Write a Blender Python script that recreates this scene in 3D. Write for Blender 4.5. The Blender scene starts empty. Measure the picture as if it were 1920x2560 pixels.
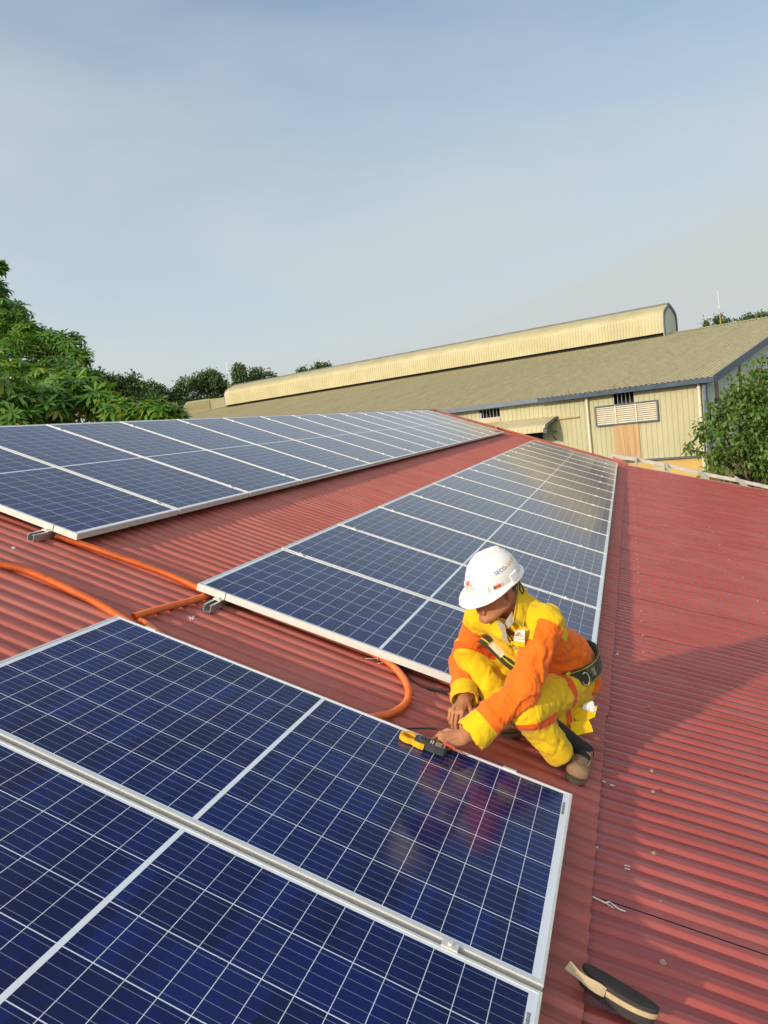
import bpy, bmesh, math, random
import numpy as np
from mathutils import Vector, Matrix

SC = bpy.context.scene
COL = SC.collection
R = math.radians

# ------------------------------------------------------------------ camera
F_PX = 1897.8                                   # focal length in pixels of a 1920 x 2560 picture
CAM = Vector((2.16828, -3.31977, 0.66176))
CX = Vector((0.9465436, 0.3016720, -0.1142334))     # camera right
CY = Vector((0.0753217, 0.1376429, 0.9876138))      # camera up
CZ = Vector((0.3136587, -0.9434238, 0.1075627))     # camera back
cd = bpy.data.cameras.new('camera'); cam = bpy.data.objects.new('camera', cd); COL.objects.link(cam)
cam.matrix_world = Matrix(((CX.x, CY.x, CZ.x, CAM.x), (CX.y, CY.y, CZ.y, CAM.y), (CX.z, CY.z, CZ.z, CAM.z), (0, 0, 0, 1)))
cd.sensor_fit = 'VERTICAL'; cd.sensor_height = 24.0; cd.lens = 24.0 * F_PX / 2560.0
cd.clip_start = 0.05; cd.clip_end = 3000
SC.camera = cam

# ------------------------------------------------------------------ sun, sky, exposure
SUN = Vector((-0.2234, -0.470, 0.196)).normalized()      # towards the sun
SUN_EL = math.asin(SUN.z); SUN_AZ = math.atan2(SUN.x, SUN.y)
sl = bpy.data.lights.new('sun', 'SUN'); so = bpy.data.objects.new('sun', sl); COL.objects.link(so)
sl.energy = 2.75; sl.angle = R(1.6); sl.color = (1.0, 0.85, 0.66)
so.rotation_euler = (-SUN).to_track_quat('-Z', 'Y').to_euler()

W = bpy.data.worlds.new('World'); SC.world = W; W.use_nodes = True
nt = W.node_tree; nt.nodes.clear()
wo = nt.nodes.new('ShaderNodeOutputWorld'); bg = nt.nodes.new('ShaderNodeBackground')
sk = nt.nodes.new('ShaderNodeTexSky'); sk.sky_type = 'NISHITA'; sk.sun_disc = False
sk.sun_elevation = SUN_EL; sk.sun_rotation = SUN_AZ
sk.altitude = 0; sk.air_density = 1.0; sk.dust_density = 1.6; sk.ozone_density = 1.2
tc = nt.nodes.new('ShaderNodeTexCoord')
mp = nt.nodes.new('ShaderNodeMapping'); mp.inputs['Scale'].default_value = (1.0, 1.0, 3.6); mp.inputs['Rotation'].default_value = (0.12, 0.2, 0.5)
n1 = nt.nodes.new('ShaderNodeTexNoise'); n1.inputs['Scale'].default_value = 1.15; n1.inputs['Detail'].default_value = 5; n1.inputs['Roughness'].default_value = 0.52; n1.inputs['Distortion'].default_value = 0.5
cr = nt.nodes.new('ShaderNodeValToRGB'); cr.color_ramp.elements[0].position = 0.30; cr.color_ramp.elements[1].position = 0.66
cr.color_ramp.elements[0].color = (0, 0, 0, 1); cr.color_ramp.elements[1].color = (1, 1, 1, 1)
sep = nt.nodes.new('ShaderNodeSeparateXYZ')
hz = nt.nodes.new('ShaderNodeMapRange'); hz.inputs['From Min'].default_value = 0.62; hz.inputs['From Max'].default_value = 0.0
hz.inputs['To Min'].default_value = 0.0; hz.inputs['To Max'].default_value = 0.80; hz.interpolation_type = 'SMOOTHSTEP'
mm = nt.nodes.new('ShaderNodeMath'); mm.operation = 'MULTIPLY_ADD'; mm.use_clamp = True; mm.inputs[1].default_value = 0.46
mx = nt.nodes.new('ShaderNodeMix'); mx.data_type = 'RGBA'
hc = nt.nodes.new('ShaderNodeMix'); hc.data_type = 'RGBA'; hc.inputs['A'].default_value = (3.70, 4.22, 4.36, 1); hc.inputs['B'].default_value = (3.88, 4.04, 4.02, 1)
L = nt.links.new
L(hz.outputs['Result'], hc.inputs['Factor']); L(hc.outputs['Result'], mx.inputs['B'])
L(tc.outputs['Generated'], mp.inputs['Vector']); L(mp.outputs['Vector'], n1.inputs['Vector']); L(n1.outputs['Fac'], cr.inputs['Fac'])
L(tc.outputs['Generated'], sep.inputs[0]); L(sep.outputs['Z'], hz.inputs['Value'])
L(cr.outputs['Color'], mm.inputs[0]); L(hz.outputs['Result'], mm.inputs[2]); L(mm.outputs[0], mx.inputs['Factor'])
# hazy glow added round the low sun, behind the camera, to lift fill light
vd = nt.nodes.new('ShaderNodeVectorMath'); vd.operation = 'DOT_PRODUCT'; vd.inputs[1].default_value = tuple(SUN)
nv = nt.nodes.new('ShaderNodeVectorMath'); nv.operation = 'NORMALIZE'
g1 = nt.nodes.new('ShaderNodeMath'); g1.operation = 'MULTIPLY_ADD'; g1.inputs[1].default_value = 0.5; g1.inputs[2].default_value = 0.5
g2 = nt.nodes.new('ShaderNodeMath'); g2.operation = 'POWER'; g2.inputs[1].default_value = 3.0
gx = nt.nodes.new('ShaderNodeMix'); gx.data_type = 'RGBA'; gx.blend_type = 'ADD'; gx.inputs['B'].default_value = (7.6, 7.0, 6.4, 1)
L(tc.outputs['Generated'], nv.inputs[0]); L(nv.outputs['Vector'], vd.inputs[0]); L(vd.outputs['Value'], g1.inputs[0]); L(g1.outputs[0], g2.inputs[0]); L(g2.outputs[0], gx.inputs['Factor'])
tn = nt.nodes.new('ShaderNodeMix'); tn.data_type = 'RGBA'; tn.blend_type = 'MULTIPLY'; tn.inputs['Factor'].default_value = 1.0; tn.inputs['B'].default_value = (0.93, 1.03, 1.05, 1)
L(sk.outputs['Color'], tn.inputs['A']); L(tn.outputs['Result'], mx.inputs['A']); L(mx.outputs['Result'], gx.inputs['A']); L(gx.outputs['Result'], bg.inputs['Color']); L(bg.outputs[0], wo.inputs[0])
bg.inputs['Strength'].default_value = 0.13
SC.view_settings.view_transform = 'Standard'; SC.view_settings.look = 'None'
SC.view_settings.exposure = 0.28; SC.view_settings.gamma = 1.0; SC.view_settings.use_curve_mapping = False

# ------------------------------------------------------------------ helpers
def tag(o, label=None, cat=None, group=None, kind=None):
    if label: o['label'] = label
    if cat: o['category'] = cat
    if group: o['group'] = group
    if kind: o['kind'] = kind
    return o
def thing(name, label, cat, loc=(0, 0, 0), group=None, mat=None):
    o = bpy.data.objects.new(name, None); COL.objects.link(o); o.empty_display_size = 0.1
    if mat is not None: o.matrix_world = mat
    else: o.location = loc
    return tag(o, label, cat, group)
class MB:
    """collects faces of one mesh; build() links it as one object"""
    def __init__(s): s.v = []; s.f = []; s.m = []; s.sm = []
    def add(s, vs, fs, m=0, smooth=False):
        b = len(s.v); s.v.extend([tuple(x) for x in vs])
        for q in fs: s.f.append(tuple(i + b for i in q)); s.m.append(m); s.sm.append(smooth)
        return s
    def box(s, c, ax, ay, az, m=0):
        """box from centre and three half-axis vectors"""
        c, ax, ay, az = Vector(c), Vector(ax), Vector(ay), Vector(az)
        vs = [c + ax * i + ay * j + az * k for k in (-1, 1) for j in (-1, 1) for i in (-1, 1)]
        fs = [(0, 2, 3, 1), (4, 5, 7, 6), (0, 1, 5, 4), (2, 6, 7, 3), (0, 4, 6, 2), (1, 3, 7, 5)]
        if ax.cross(ay).dot(az) < 0: fs = [tuple(reversed(q)) for q in fs]
        return s.add(vs, fs, m)
    def bx(s, x0, x1, y0, y1, z0, z1, m=0):
        return s.box(((x0 + x1) / 2, (y0 + y1) / 2, (z0 + z1) / 2), ((x1 - x0) / 2, 0, 0), (0, (y1 - y0) / 2, 0), (0, 0, (z1 - z0) / 2), m)
    def beam(s, a, b, w, h, upv=(0, 0, 1), m=0):
        a, b = Vector(a), Vector(b); d = (b - a).normalized(); side = d.cross(Vector(upv)).normalized(); up2 = side.cross(d)
        return s.box((a + b) / 2, (b - a) / 2, side * (w / 2), up2 * (h / 2), m)
    def prism(s, pts, vec, m=0, smooth=False, cap=True):
        """closed polygon swept along vec"""
        n = len(pts); pts = [Vector(p) for p in pts]; vec = Vector(vec)
        vs = pts + [p + vec for p in pts]
        fs = [(i, (i + 1) % n, n + (i + 1) % n, n + i) for i in range(n)]
        s.add(vs, fs, m, smooth)
        if cap: s.add(vs, [tuple(reversed(range(n))), tuple(range(n, 2 * n))], m, False)
        return s
    def tube(s, path, rad, seg=10, m=0, cap=True, upv=None, flat=1.0):
        path = [Vector(p) for p in path]; n = len(path)
        rs = rad if isinstance(rad, (list, tuple, np.ndarray)) else [rad] * n
        t0 = (path[1] - path[0]).normalized(); ref = Vector(upv) if upv is not None else (Vector((0, 0, 1)) if abs(t0.z) < 0.9 else Vector((1, 0, 0)))
        nx = (ref - t0 * ref.dot(t0)).normalized(); vs = []
        for i, p in enumerate(path):
            t = (path[min(i + 1, n - 1)] - path[max(i - 1, 0)]).normalized()
            nx = (nx - t * nx.dot(t)).normalized(); ny = t.cross(nx)
            for k in range(seg):
                a = 2 * math.pi * k / seg; vs.append(p + (nx * math.cos(a) * flat + ny * math.sin(a)) * rs[i])
        fs = [(i * seg + k, i * seg + (k + 1) % seg, (i + 1) * seg + (k + 1) % seg, (i + 1) * seg + k) for i in range(n - 1) for k in range(seg)]
        s.add(vs, fs, m, True)
        if cap: s.add([vs[k] for k in range(seg)], [tuple(reversed(range(seg)))], m); s.add(vs[-seg:], [tuple(range(seg))], m)
        return s
    def build(s, name, mats, parent=None, local=False):
        off = Vector((0, 0, 0))
        if parent is not None and not local:
            q = parent
            while q is not None: off += q.location; q = q.parent
        me = bpy.data.meshes.new(name)
        me.from_pydata([tuple(Vector(v) - off) for v in s.v] if off.length else s.v, [], s.f)
        for mt in (mats if isinstance(mats, (list, tuple)) else [mats]): me.materials.append(mt)
        me.polygons.foreach_set('material_index', s.m); me.polygons.foreach_set('use_smooth', s.sm); me.update()
        o = bpy.data.objects.new(name, me); COL.objects.link(o)
        if parent is not None: o.parent = parent
        return o
def smooth_path(pts, step):
    """Catmull-Rom through the points, resampled evenly"""
    P = [np.array(p, float) for p in pts]; P = [2 * P[0] - P[1]] + P + [2 * P[-1] - P[-2]]; out = []
    for i in range(1, len(P) - 2):
        for t in np.linspace(0, 1, 24, endpoint=False):
            a, b, c, d = P[i - 1], P[i], P[i + 1], P[i + 2]
            out.append(0.5 * ((2 * b) + (c - a) * t + (2 * a - 5 * b + 4 * c - d) * t * t + (3 * b - a - 3 * c + d) * t ** 3))
    out.append(P[-2]); out = np.array(out); s = np.concatenate([[0], np.cumsum(np.linalg.norm(np.diff(out, axis=0), axis=1))])
    q = np.linspace(0, s[-1], max(2, int(s[-1] / step) + 1)); return np.stack([np.interp(q, s, out[:, k]) for k in range(3)], 1)

# points of the place from the survey of the picture
def ray(px, py): return (CX * ((px - 960) / F_PX) - CY * ((py - 1280) / F_PX) - CZ)
def at(px, py, d): return CAM + ray(px, py) * d
def at_y(px, py, y):
    r = ray(px, py); return CAM + r * ((y - CAM.y) / r.y)
def hit(px, py, p, n):
    r = ray(px, py); return CAM + r * ((Vector(p) - CAM).dot(n) / r.dot(n))
SLOPE = R(21.637)
U = Vector((math.cos(SLOPE), 0, -math.sin(SLOPE))); N = Vector((math.sin(SLOPE), 0, math.cos(SLOPE))); V = Vector((0, 1, 0))
def P3(u, v, h=0.0): return U * u + V * v + N * h
def on(px, py, h): return hit(px, py, N * h, N)
SR = R(16.0); UR = Vector((math.cos(SR), 0, -math.sin(SR))); NR = Vector((math.sin(SR), 0, math.cos(SR))); SP = P3(2.14, 0, -0.122)
def PR(u, v, h=0.0): return SP + UR * u + V * v + NR * h
def onr(px, py, h): return hit(px, py, SP + NR * h, NR)
GZ = -4.8
CREST = -0.085; RIB = 0.0145

# ------------------------------------------------------------------ materials
def mat(name, col, rough=0.6, metal=0.0, spec=0.5, var=0.0, vscale=5.0, bump=0.0, bscale=60.0, col2=None, vpos=(0.35, 0.65), stretch=None, sheen=0.0, sub=0.0, coat=0.0):
    m = bpy.data.materials.new(name); m.use_nodes = True; t = m.node_tree; b = t.nodes['Principled BSDF']
    b.inputs['Base Color'].default_value = (*col, 1); b.inputs['Roughness'].default_value = rough; b.inputs['Metallic'].default_value = metal
    b.inputs['Specular IOR Level'].default_value = spec
    if coat: b.inputs['Coat Weight'].default_value = coat; b.inputs['Coat Roughness'].default_value = 0.1
    if sheen: b.inputs['Sheen Weight'].default_value = sheen
    if sub: b.inputs['Subsurface Weight'].default_value = sub; b.inputs['Subsurface Radius'].default_value = (0.012, 0.005, 0.003)
    if var or col2 or bump:
        tx = t.nodes.new('ShaderNodeTexCoord'); mpn = t.nodes.new('ShaderNodeMapping'); t.links.new(tx.outputs['Object'], mpn.inputs[0])
        if stretch: mpn.inputs['Scale'].default_value = stretch
    if var or col2:
        nz = t.nodes.new('ShaderNodeTexNoise'); nz.inputs['Scale'].default_value = vscale; nz.inputs['Detail'].default_value = 6; nz.inputs['Roughness'].default_value = 0.62
        rp = t.nodes.new('ShaderNodeValToRGB'); rp.color_ramp.elements[0].position = vpos[0]; rp.color_ramp.elements[1].position = vpos[1]
        c2 = col2 if col2 else tuple(min(1, c * (1 + var)) for c in col); c1 = col if col2 else tuple(c * (1 - var) for c in col)
        rp.color_ramp.elements[0].color = (*c1, 1); rp.color_ramp.elements[1].color = (*c2, 1)
        t.links.new(mpn.outputs[0], nz.inputs['Vector']); t.links.new(nz.outputs['Fac'], rp.inputs[0]); t.links.new(rp.outputs[0], b.inputs['Base Color'])
        mr = t.nodes.new('ShaderNodeMapRange'); mr.inputs['To Min'].default_value = max(0.03, rough - 0.09); mr.inputs['To Max'].default_value = min(1, rough + 0.1)
        t.links.new(nz.outputs['Fac'], mr.inputs['Value']); t.links.new(mr.outputs[0], b.inputs['Roughness'])
    if bump:
        nb = t.nodes.new('ShaderNodeTexNoise'); nb.inputs['Scale'].default_value = bscale; nb.inputs['Detail'].default_value = 4
        bp = t.nodes.new('ShaderNodeBump'); bp.inputs['Strength'].default_value = bump; bp.inputs['Distance'].default_value = 0.01
        t.links.new(mpn.outputs[0], nb.inputs['Vector']); t.links.new(nb.outputs['Fac'], bp.inputs['Height']); t.links.new(bp.outputs[0], b.inputs['Normal'])
    return m
def red_sheet(name, base, dust, rough, streak):
    """painted corrugated steel: faded patches, streaks down the slope, dust and scuffs"""
    m = bpy.data.materials.new(name); m.use_nodes = True; t = m.node_tree; b = t.nodes['Principled BSDF']; n = t.nodes; l = t.links.new
    tx = n.new('ShaderNodeTexCoord')
    m1 = n.new('ShaderNodeMapping'); m1.inputs['Scale'].default_value = (0.5, 7.0, 0.5); l(tx.outputs['Object'], m1.inputs[0])
    a1 = n.new('ShaderNodeTexNoise'); a1.inputs['Scale'].default_value = streak; a1.inputs['Detail'].default_value = 7; a1.inputs['Roughness'].default_value = 0.6; l(m1.outputs[0], a1.inputs['Vector'])
    a2 = n.new('ShaderNodeTexNoise'); a2.inputs['Scale'].default_value = 2.2; a2.inputs['Detail'].default_value = 8; a2.inputs['Roughness'].default_value = 0.65; l(tx.outputs['Object'], a2.inputs['Vector'])
    a3 = n.new('ShaderNodeTexNoise'); a3.inputs['Scale'].default_value = 55; a3.inputs['Detail'].default_value = 3; l(tx.outputs['Object'], a3.inputs['Vector'])
    r1 = n.new('ShaderNodeValToRGB'); r1.color_ramp.elements[0].position = 0.34; r1.color_ramp.elements[1].position = 0.7
    r1.color_ramp.elements[0].color = (*[c * 0.84 for c in base], 1); r1.color_ramp.elements[1].color = (*[c * 1.14 for c in base], 1); l(a1.outputs['Fac'], r1.inputs[0])
    r2 = n.new('ShaderNodeValToRGB'); r2.color_ramp.elements[0].position = 0.46; r2.color_ramp.elements[1].position = 0.78
    r2.color_ramp.elements[0].color = (0, 0, 0, 1); r2.color_ramp.elements[1].color = (0.5, 0.5, 0.5, 1); l(a2.outputs['Fac'], r2.inputs[0])
    mx1 = n.new('ShaderNodeMix'); mx1.data_type = 'RGBA'; mx1.inputs['B'].default_value = (*dust, 1); l(r2.outputs[0], mx1.inputs['Factor']); l(r1.outputs[0], mx1.inputs['A'])
    r3 = n.new('ShaderNodeValToRGB'); r3.color_ramp.elements[0].position = 0.70; r3.color_ramp.elements[1].position = 0.76
    r3.color_ramp.elements[0].color = (0, 0, 0, 1); r3.color_ramp.elements[1].color = (0.35, 0.35, 0.35, 1); l(a3.outputs['Fac'], r3.inputs[0])
    mx2 = n.new('ShaderNodeMix'); mx2.data_type = 'RGBA'; mx2.inputs['B'].default_value = (0.34, 0.2, 0.16, 1); l(r3.outputs[0], mx2.inputs['Factor']); l(mx1.outputs['Result'], mx2.inputs['A'])
    l(mx2.outputs['Result'], b.inputs['Base Color'])
    mr = n.new('ShaderNodeMapRange'); mr.inputs['To Min'].default_value = rough - 0.1; mr.inputs['To Max'].default_value = rough + 0.16; l(a2.outputs['Fac'], mr.inputs['Value']); l(mr.outputs[0], b.inputs['Roughness'])
    bp = n.new('ShaderNodeBump'); bp.inputs['Strength'].default_value = 0.12; bp.inputs['Distance'].default_value = 0.01; l(a2.outputs['Fac'], bp.inputs['Height']); l(bp.outputs[0], b.inputs['Normal'])
    return m
M = {}
M['red'] = red_sheet('red_roof_paint', (0.365, 0.088, 0.062), (0.38, 0.17, 0.135), 0.46, 3.0)
M['red2'] = red_sheet('dark_red_roof_paint', (0.315, 0.060, 0.049), (0.34, 0.13, 0.115), 0.26, 3.0)
M['alu'] = mat('anodised_aluminium', (0.66, 0.65, 0.60), 0.42, 0.15, var=0.05, vscale=30)
M['steel'] = mat('galvanised_steel', (0.50, 0.52, 0.52), 0.36, 0.7, var=0.14, vscale=40)
M['screw'] = mat('weathered_washer', (0.44, 0.29, 0.23), 0.45, 0.3)
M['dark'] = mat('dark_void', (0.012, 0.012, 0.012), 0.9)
M['orange'] = mat('orange_conduit_plastic', (0.72, 0.17, 0.035), 0.40, var=0.10, vscale=14)
M['white'] = mat('white_plastic', (0.80, 0.79, 0.76), 0.4)
M['black'] = mat('black_rubber', (0.018, 0.018, 0.02), 0.45)
M['redwire'] = mat('red_wire', (0.62, 0.07, 0.04), 0.4)
M['plaster'] = mat('plaster', (0.45, 0.42, 0.36), 0.85, var=0.12, vscale=3)
M['lapshade'] = mat('lap_slot_shade', (0.018, 0.012, 0.010), 0.95)  # near-black colour standing in for shade in the gaps at the sheet laps
# ------------------------------------------------------------------ ground
mg = mat('grass_ground', (0.045, 0.07, 0.02), 0.95, col2=(0.10, 0.10, 0.045), vscale=0.35)
g = MB(); g.add([(-900, -900, GZ), (900, -900, GZ), (900, 900, GZ), (-900, 900, GZ)], [(0, 1, 2, 3)])
tag(g.build('ground', mg), kind='structure')

# ------------------------------------------------------------------ the red roofed building with its lower lean-to roof
rng = np.random.default_rng(4)
PITCH = 0.092
def sheet_profile(v0, v1, lap, lip):
    """list of (v, height) of corrugated sheets laid from v0 to v1, each lapping over the next"""
    out = []; nper = int(round(lap / PITCH))
    k = 0; v = v0
    while v < v1:
        i = k % nper
        tilt = lip * (1 - i / nper)            # each sheet lies on its neighbour and drops at the lap
        tl2 = lip * (1 - (i + 1) / nper)
        for fr, hh in ((0.0, 0.0), (0.02, 0.0), (0.34, 0.0), (0.38, 0.06), (0.50, 0.80), (0.545, 0.97), (0.60, 1.0), (0.76, 1.0), (0.815, 0.97), (0.86, 0.80), (0.97, 0.06)):
            if fr == 0.0 and i != 0: continue
            if fr == 0.0 and k:
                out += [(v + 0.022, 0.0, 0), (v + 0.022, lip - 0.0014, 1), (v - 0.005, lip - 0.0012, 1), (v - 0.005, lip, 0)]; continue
            out.append((v + fr * PITCH, hh * RIB + tilt + (tl2 - tilt) * fr, 0))
        v += PITCH; k += 1
    return out
def roof_sheet(prof, ufun, nu, base_h, frame, dent, seed, mb, m=0, upow=1.0):
    """corrugated sheet: frame(u, v, h) -> point; ufun(v) -> (u0, u1)"""
    rg = np.random.default_rng(seed); ph = rg.uniform(0, 6.28, 12); vs = []
    for (v, h, gm) in prof:
        u0, u1 = ufun(v)
        for j in range(nu + 1):
            u = u0 + (u1 - u0) * (j / nu) ** upow
            d = dent * (math.sin(2.1 * u + 1.7 * v + ph[0]) + math.sin(5.3 * u - 0.9 * v + ph[1]) + 0.7 * math.sin(9.1 * u + 4.1 * v + ph[2]) + 0.6 * math.sin(13.7 * v + 3 * u + ph[3]))
            vs.append(frame(u, v + 0.5 * d, base_h + h + d))
    n = nu + 1
    mb.add(vs, [], m)
    for i in range(len(prof) - 1):
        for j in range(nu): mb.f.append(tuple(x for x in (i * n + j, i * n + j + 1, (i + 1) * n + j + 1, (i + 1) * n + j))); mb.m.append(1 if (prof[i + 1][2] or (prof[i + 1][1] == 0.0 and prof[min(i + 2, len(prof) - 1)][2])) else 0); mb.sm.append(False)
bld = thing('red_roofed_building', 'low building with a sloping red corrugated roof carrying the blue solar panels', 'building', (0, 0, GZ))
PAN = CREST - RIB
VE0, VE1 = -4.6, 17.15
mb = MB()
pl_ = sheet_profile(VE0, VE1, 1.012, 0.0060)
eave_jit = {}
def u_left(v):
    k = int((v - VE0) / PITCH / 11); e = eave_jit.setdefault(k, rng.normal(0, 0.004))
    return (-3.02, 2.141 + 0.0058 * v + e)
roof_sheet(pl_, u_left, 26, PAN, P3, 0.0007, 1, mb)
roof_main = mb.build('corrugated_roof', [M['red'], M['lapshade']], bld); tag(roof_main, 'upper slope of dull brick red corrugated sheets')
# the slope behind the ridge, and the ridge cap
RIDGE = P3(-3.02, 0, PAN); UB = Vector((-math.cos(SLOPE), 0, -math.sin(SLOPE))); NB = Vector((-math.sin(SLOPE), 0, math.cos(SLOPE)))
mb = MB(); roof_sheet(sheet_profile(VE0, VE1, 1.012, 0.0060), lambda v: (0.0, 5.5), 3, 0.0, lambda u, v, h: RIDGE + UB * u + V * v + NB * h, 0.0, 2, mb)
mb.build('rear_roof', [M['red'], M['lapshade']], bld)
mb = MB(); cap = [RIDGE + UB * 0.16 + NB * 0.026, RIDGE + Vector((0, 0, 0.036)), P3(-2.90, 0, PAN + 0.024), P3(-2.90, 0, PAN + 0.021), RIDGE + Vector((0, 0, 0.031)), RIDGE + UB * 0.16 + NB * 0.022]
mb.prism([p + V * VE0 for p in cap], V * (VE1 - VE0)); mb.build('ridge_cap', M['red'], bld)
# lower lean-to roof, its head tucked under the upper eave
VL0, VL1 = -5.068, 16.45
mb = MB(); roof_sheet(sheet_profile(VL0 + 0.03, VL1, 1.012, 0.0105), lambda v: (-0.16, 4.6), 34, 0.0, PR, 0.0015, 7, mb, upow=1.7)
low = mb.build('lower_roof', [M['red2'], M['lapshade']], bld); tag(low, 'lower slope of glossier dark red corrugated sheets')
# washers and screws of the lower roof, on the crests
ms = MB(); ms.tube([(0, 0, 0.0), (0, 0, 0.0035)], 0.0100, 12).tube([(0, 0, 0.0035), (0, 0, 0.009)], 0.0052, 6)
me_s = ms.build('roof_screw', M['screw'], bld, True); first = [me_s]
rot = Matrix((UR, V, NR)).transposed().to_quaternion()
def crest_v(v): return VL0 + 0.03 + (round((v - VL0 - 0.03) / PITCH - 0.68) + 0.68) * PITCH
def screw(u, v):
    if first: o = first.pop()
    else: o = me_s.copy(); COL.objects.link(o); o.parent = bld
    o.location = PR(u, crest_v(v), RIB + 0.004) - Vector((0, 0, GZ)); o.rotation_mode = 'QUATERNION'; o.rotation_quaternion = rot
for v in np.arange(-1.62, 10.2, 0.3312): screw(0.208 + rng.normal(0, 0.006), v + rng.choice([0, 0, 0, 0.09]))
for v in np.arange(0.7, 8.2, 0.46): screw(1.22 + rng.normal(0, 0.01), v)
for v in np.arange(2.6, 9.5, 0.6): screw(2.24 + rng.normal(0, 0.01), v)
# walls under the roofs
mb = MB()
pts = [(RIDGE + UB * 5.3 - NB * 0.05), RIDGE - Vector((0, 0, 0.09)), P3(2.0, 0, PAN - 0.07), PR(-0.1, 0, -0.09), PR(4.45, 0, -0.07)]
poly = [Vector((pts[0].x, VE0 + 0.3, GZ))] + [Vector((p.x, VE0 + 0.3, p.z)) for p in pts] + [Vector((pts[-1].x, VE0 + 0.3, GZ))]
mb.prism(list(reversed(poly)), V * (16.2 - VE0 - 0.3)); mb.build('wall', M['plaster'], bld)
# the flashing that stands up at the far end of the eave, purlin ends and the rafter beyond the sheets
mb = MB(); q = [at_y(1533, 1141, 16.95), at_y(1572, 1160, 16.75), at_y(1569, 1181, 16.6), at_y(1526, 1164, 16.8)]
mb.prism(q, V * 0.012 + U * 0.004); mb.build('flashing', M['red'], bld)
mfr = mat('pale_steel_frame', (0.50, 0.48, 0.43), 0.5, 0.2, var=0.12, vscale=8)
YR = 17.35
raf = [at_y(1527, 1137, YR), at_y(1596, 1150, YR), at_y(1662, 1162, YR), at_y(1746, 1182, YR), at_y(1840, 1200, YR), at_y(1975, 1230, YR)]
mb = MB()
for a_, b_ in zip(raf[:-1], raf[1:]): mb.beam(a_, b_, 0.05, 0.085)
mb.build('rafter', mfr, bld)
for (x0, y0, x1, y1) in ((1590, 1143, 1590, 1180), (1661, 1157, 1683, 1200), (1745, 1176, 1782, 1220), (1838, 1194, 1888, 1240)):
    mb = MB(); mb.beam(at_y(x0, y0, YR + 0.05), at_y(x1, y1 - 4, VL1 - 0.12), 0.05, 0.07); mb.build('purlin', mfr, bld)
mb = MB(); mb.beam(at_y(1527, 1136, YR), at_y(1527, 1166, YR), 0.05, 0.06, V); mb.build('purlin', mfr, bld)
mb = MB(); mb.prism([PR(0.0, VL1 + 0.012, -0.012), PR(4.6, VL1 + 0.012, -0.012), PR(4.6, VL1 + 0.012, 0.028), PR(0.0, VL1 + 0.012, 0.028)], V * 0.03); mb.build('roof_edge_trim', mat('edge_trim', (0.42, 0.30, 0.27), 0.5), bld)

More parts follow.
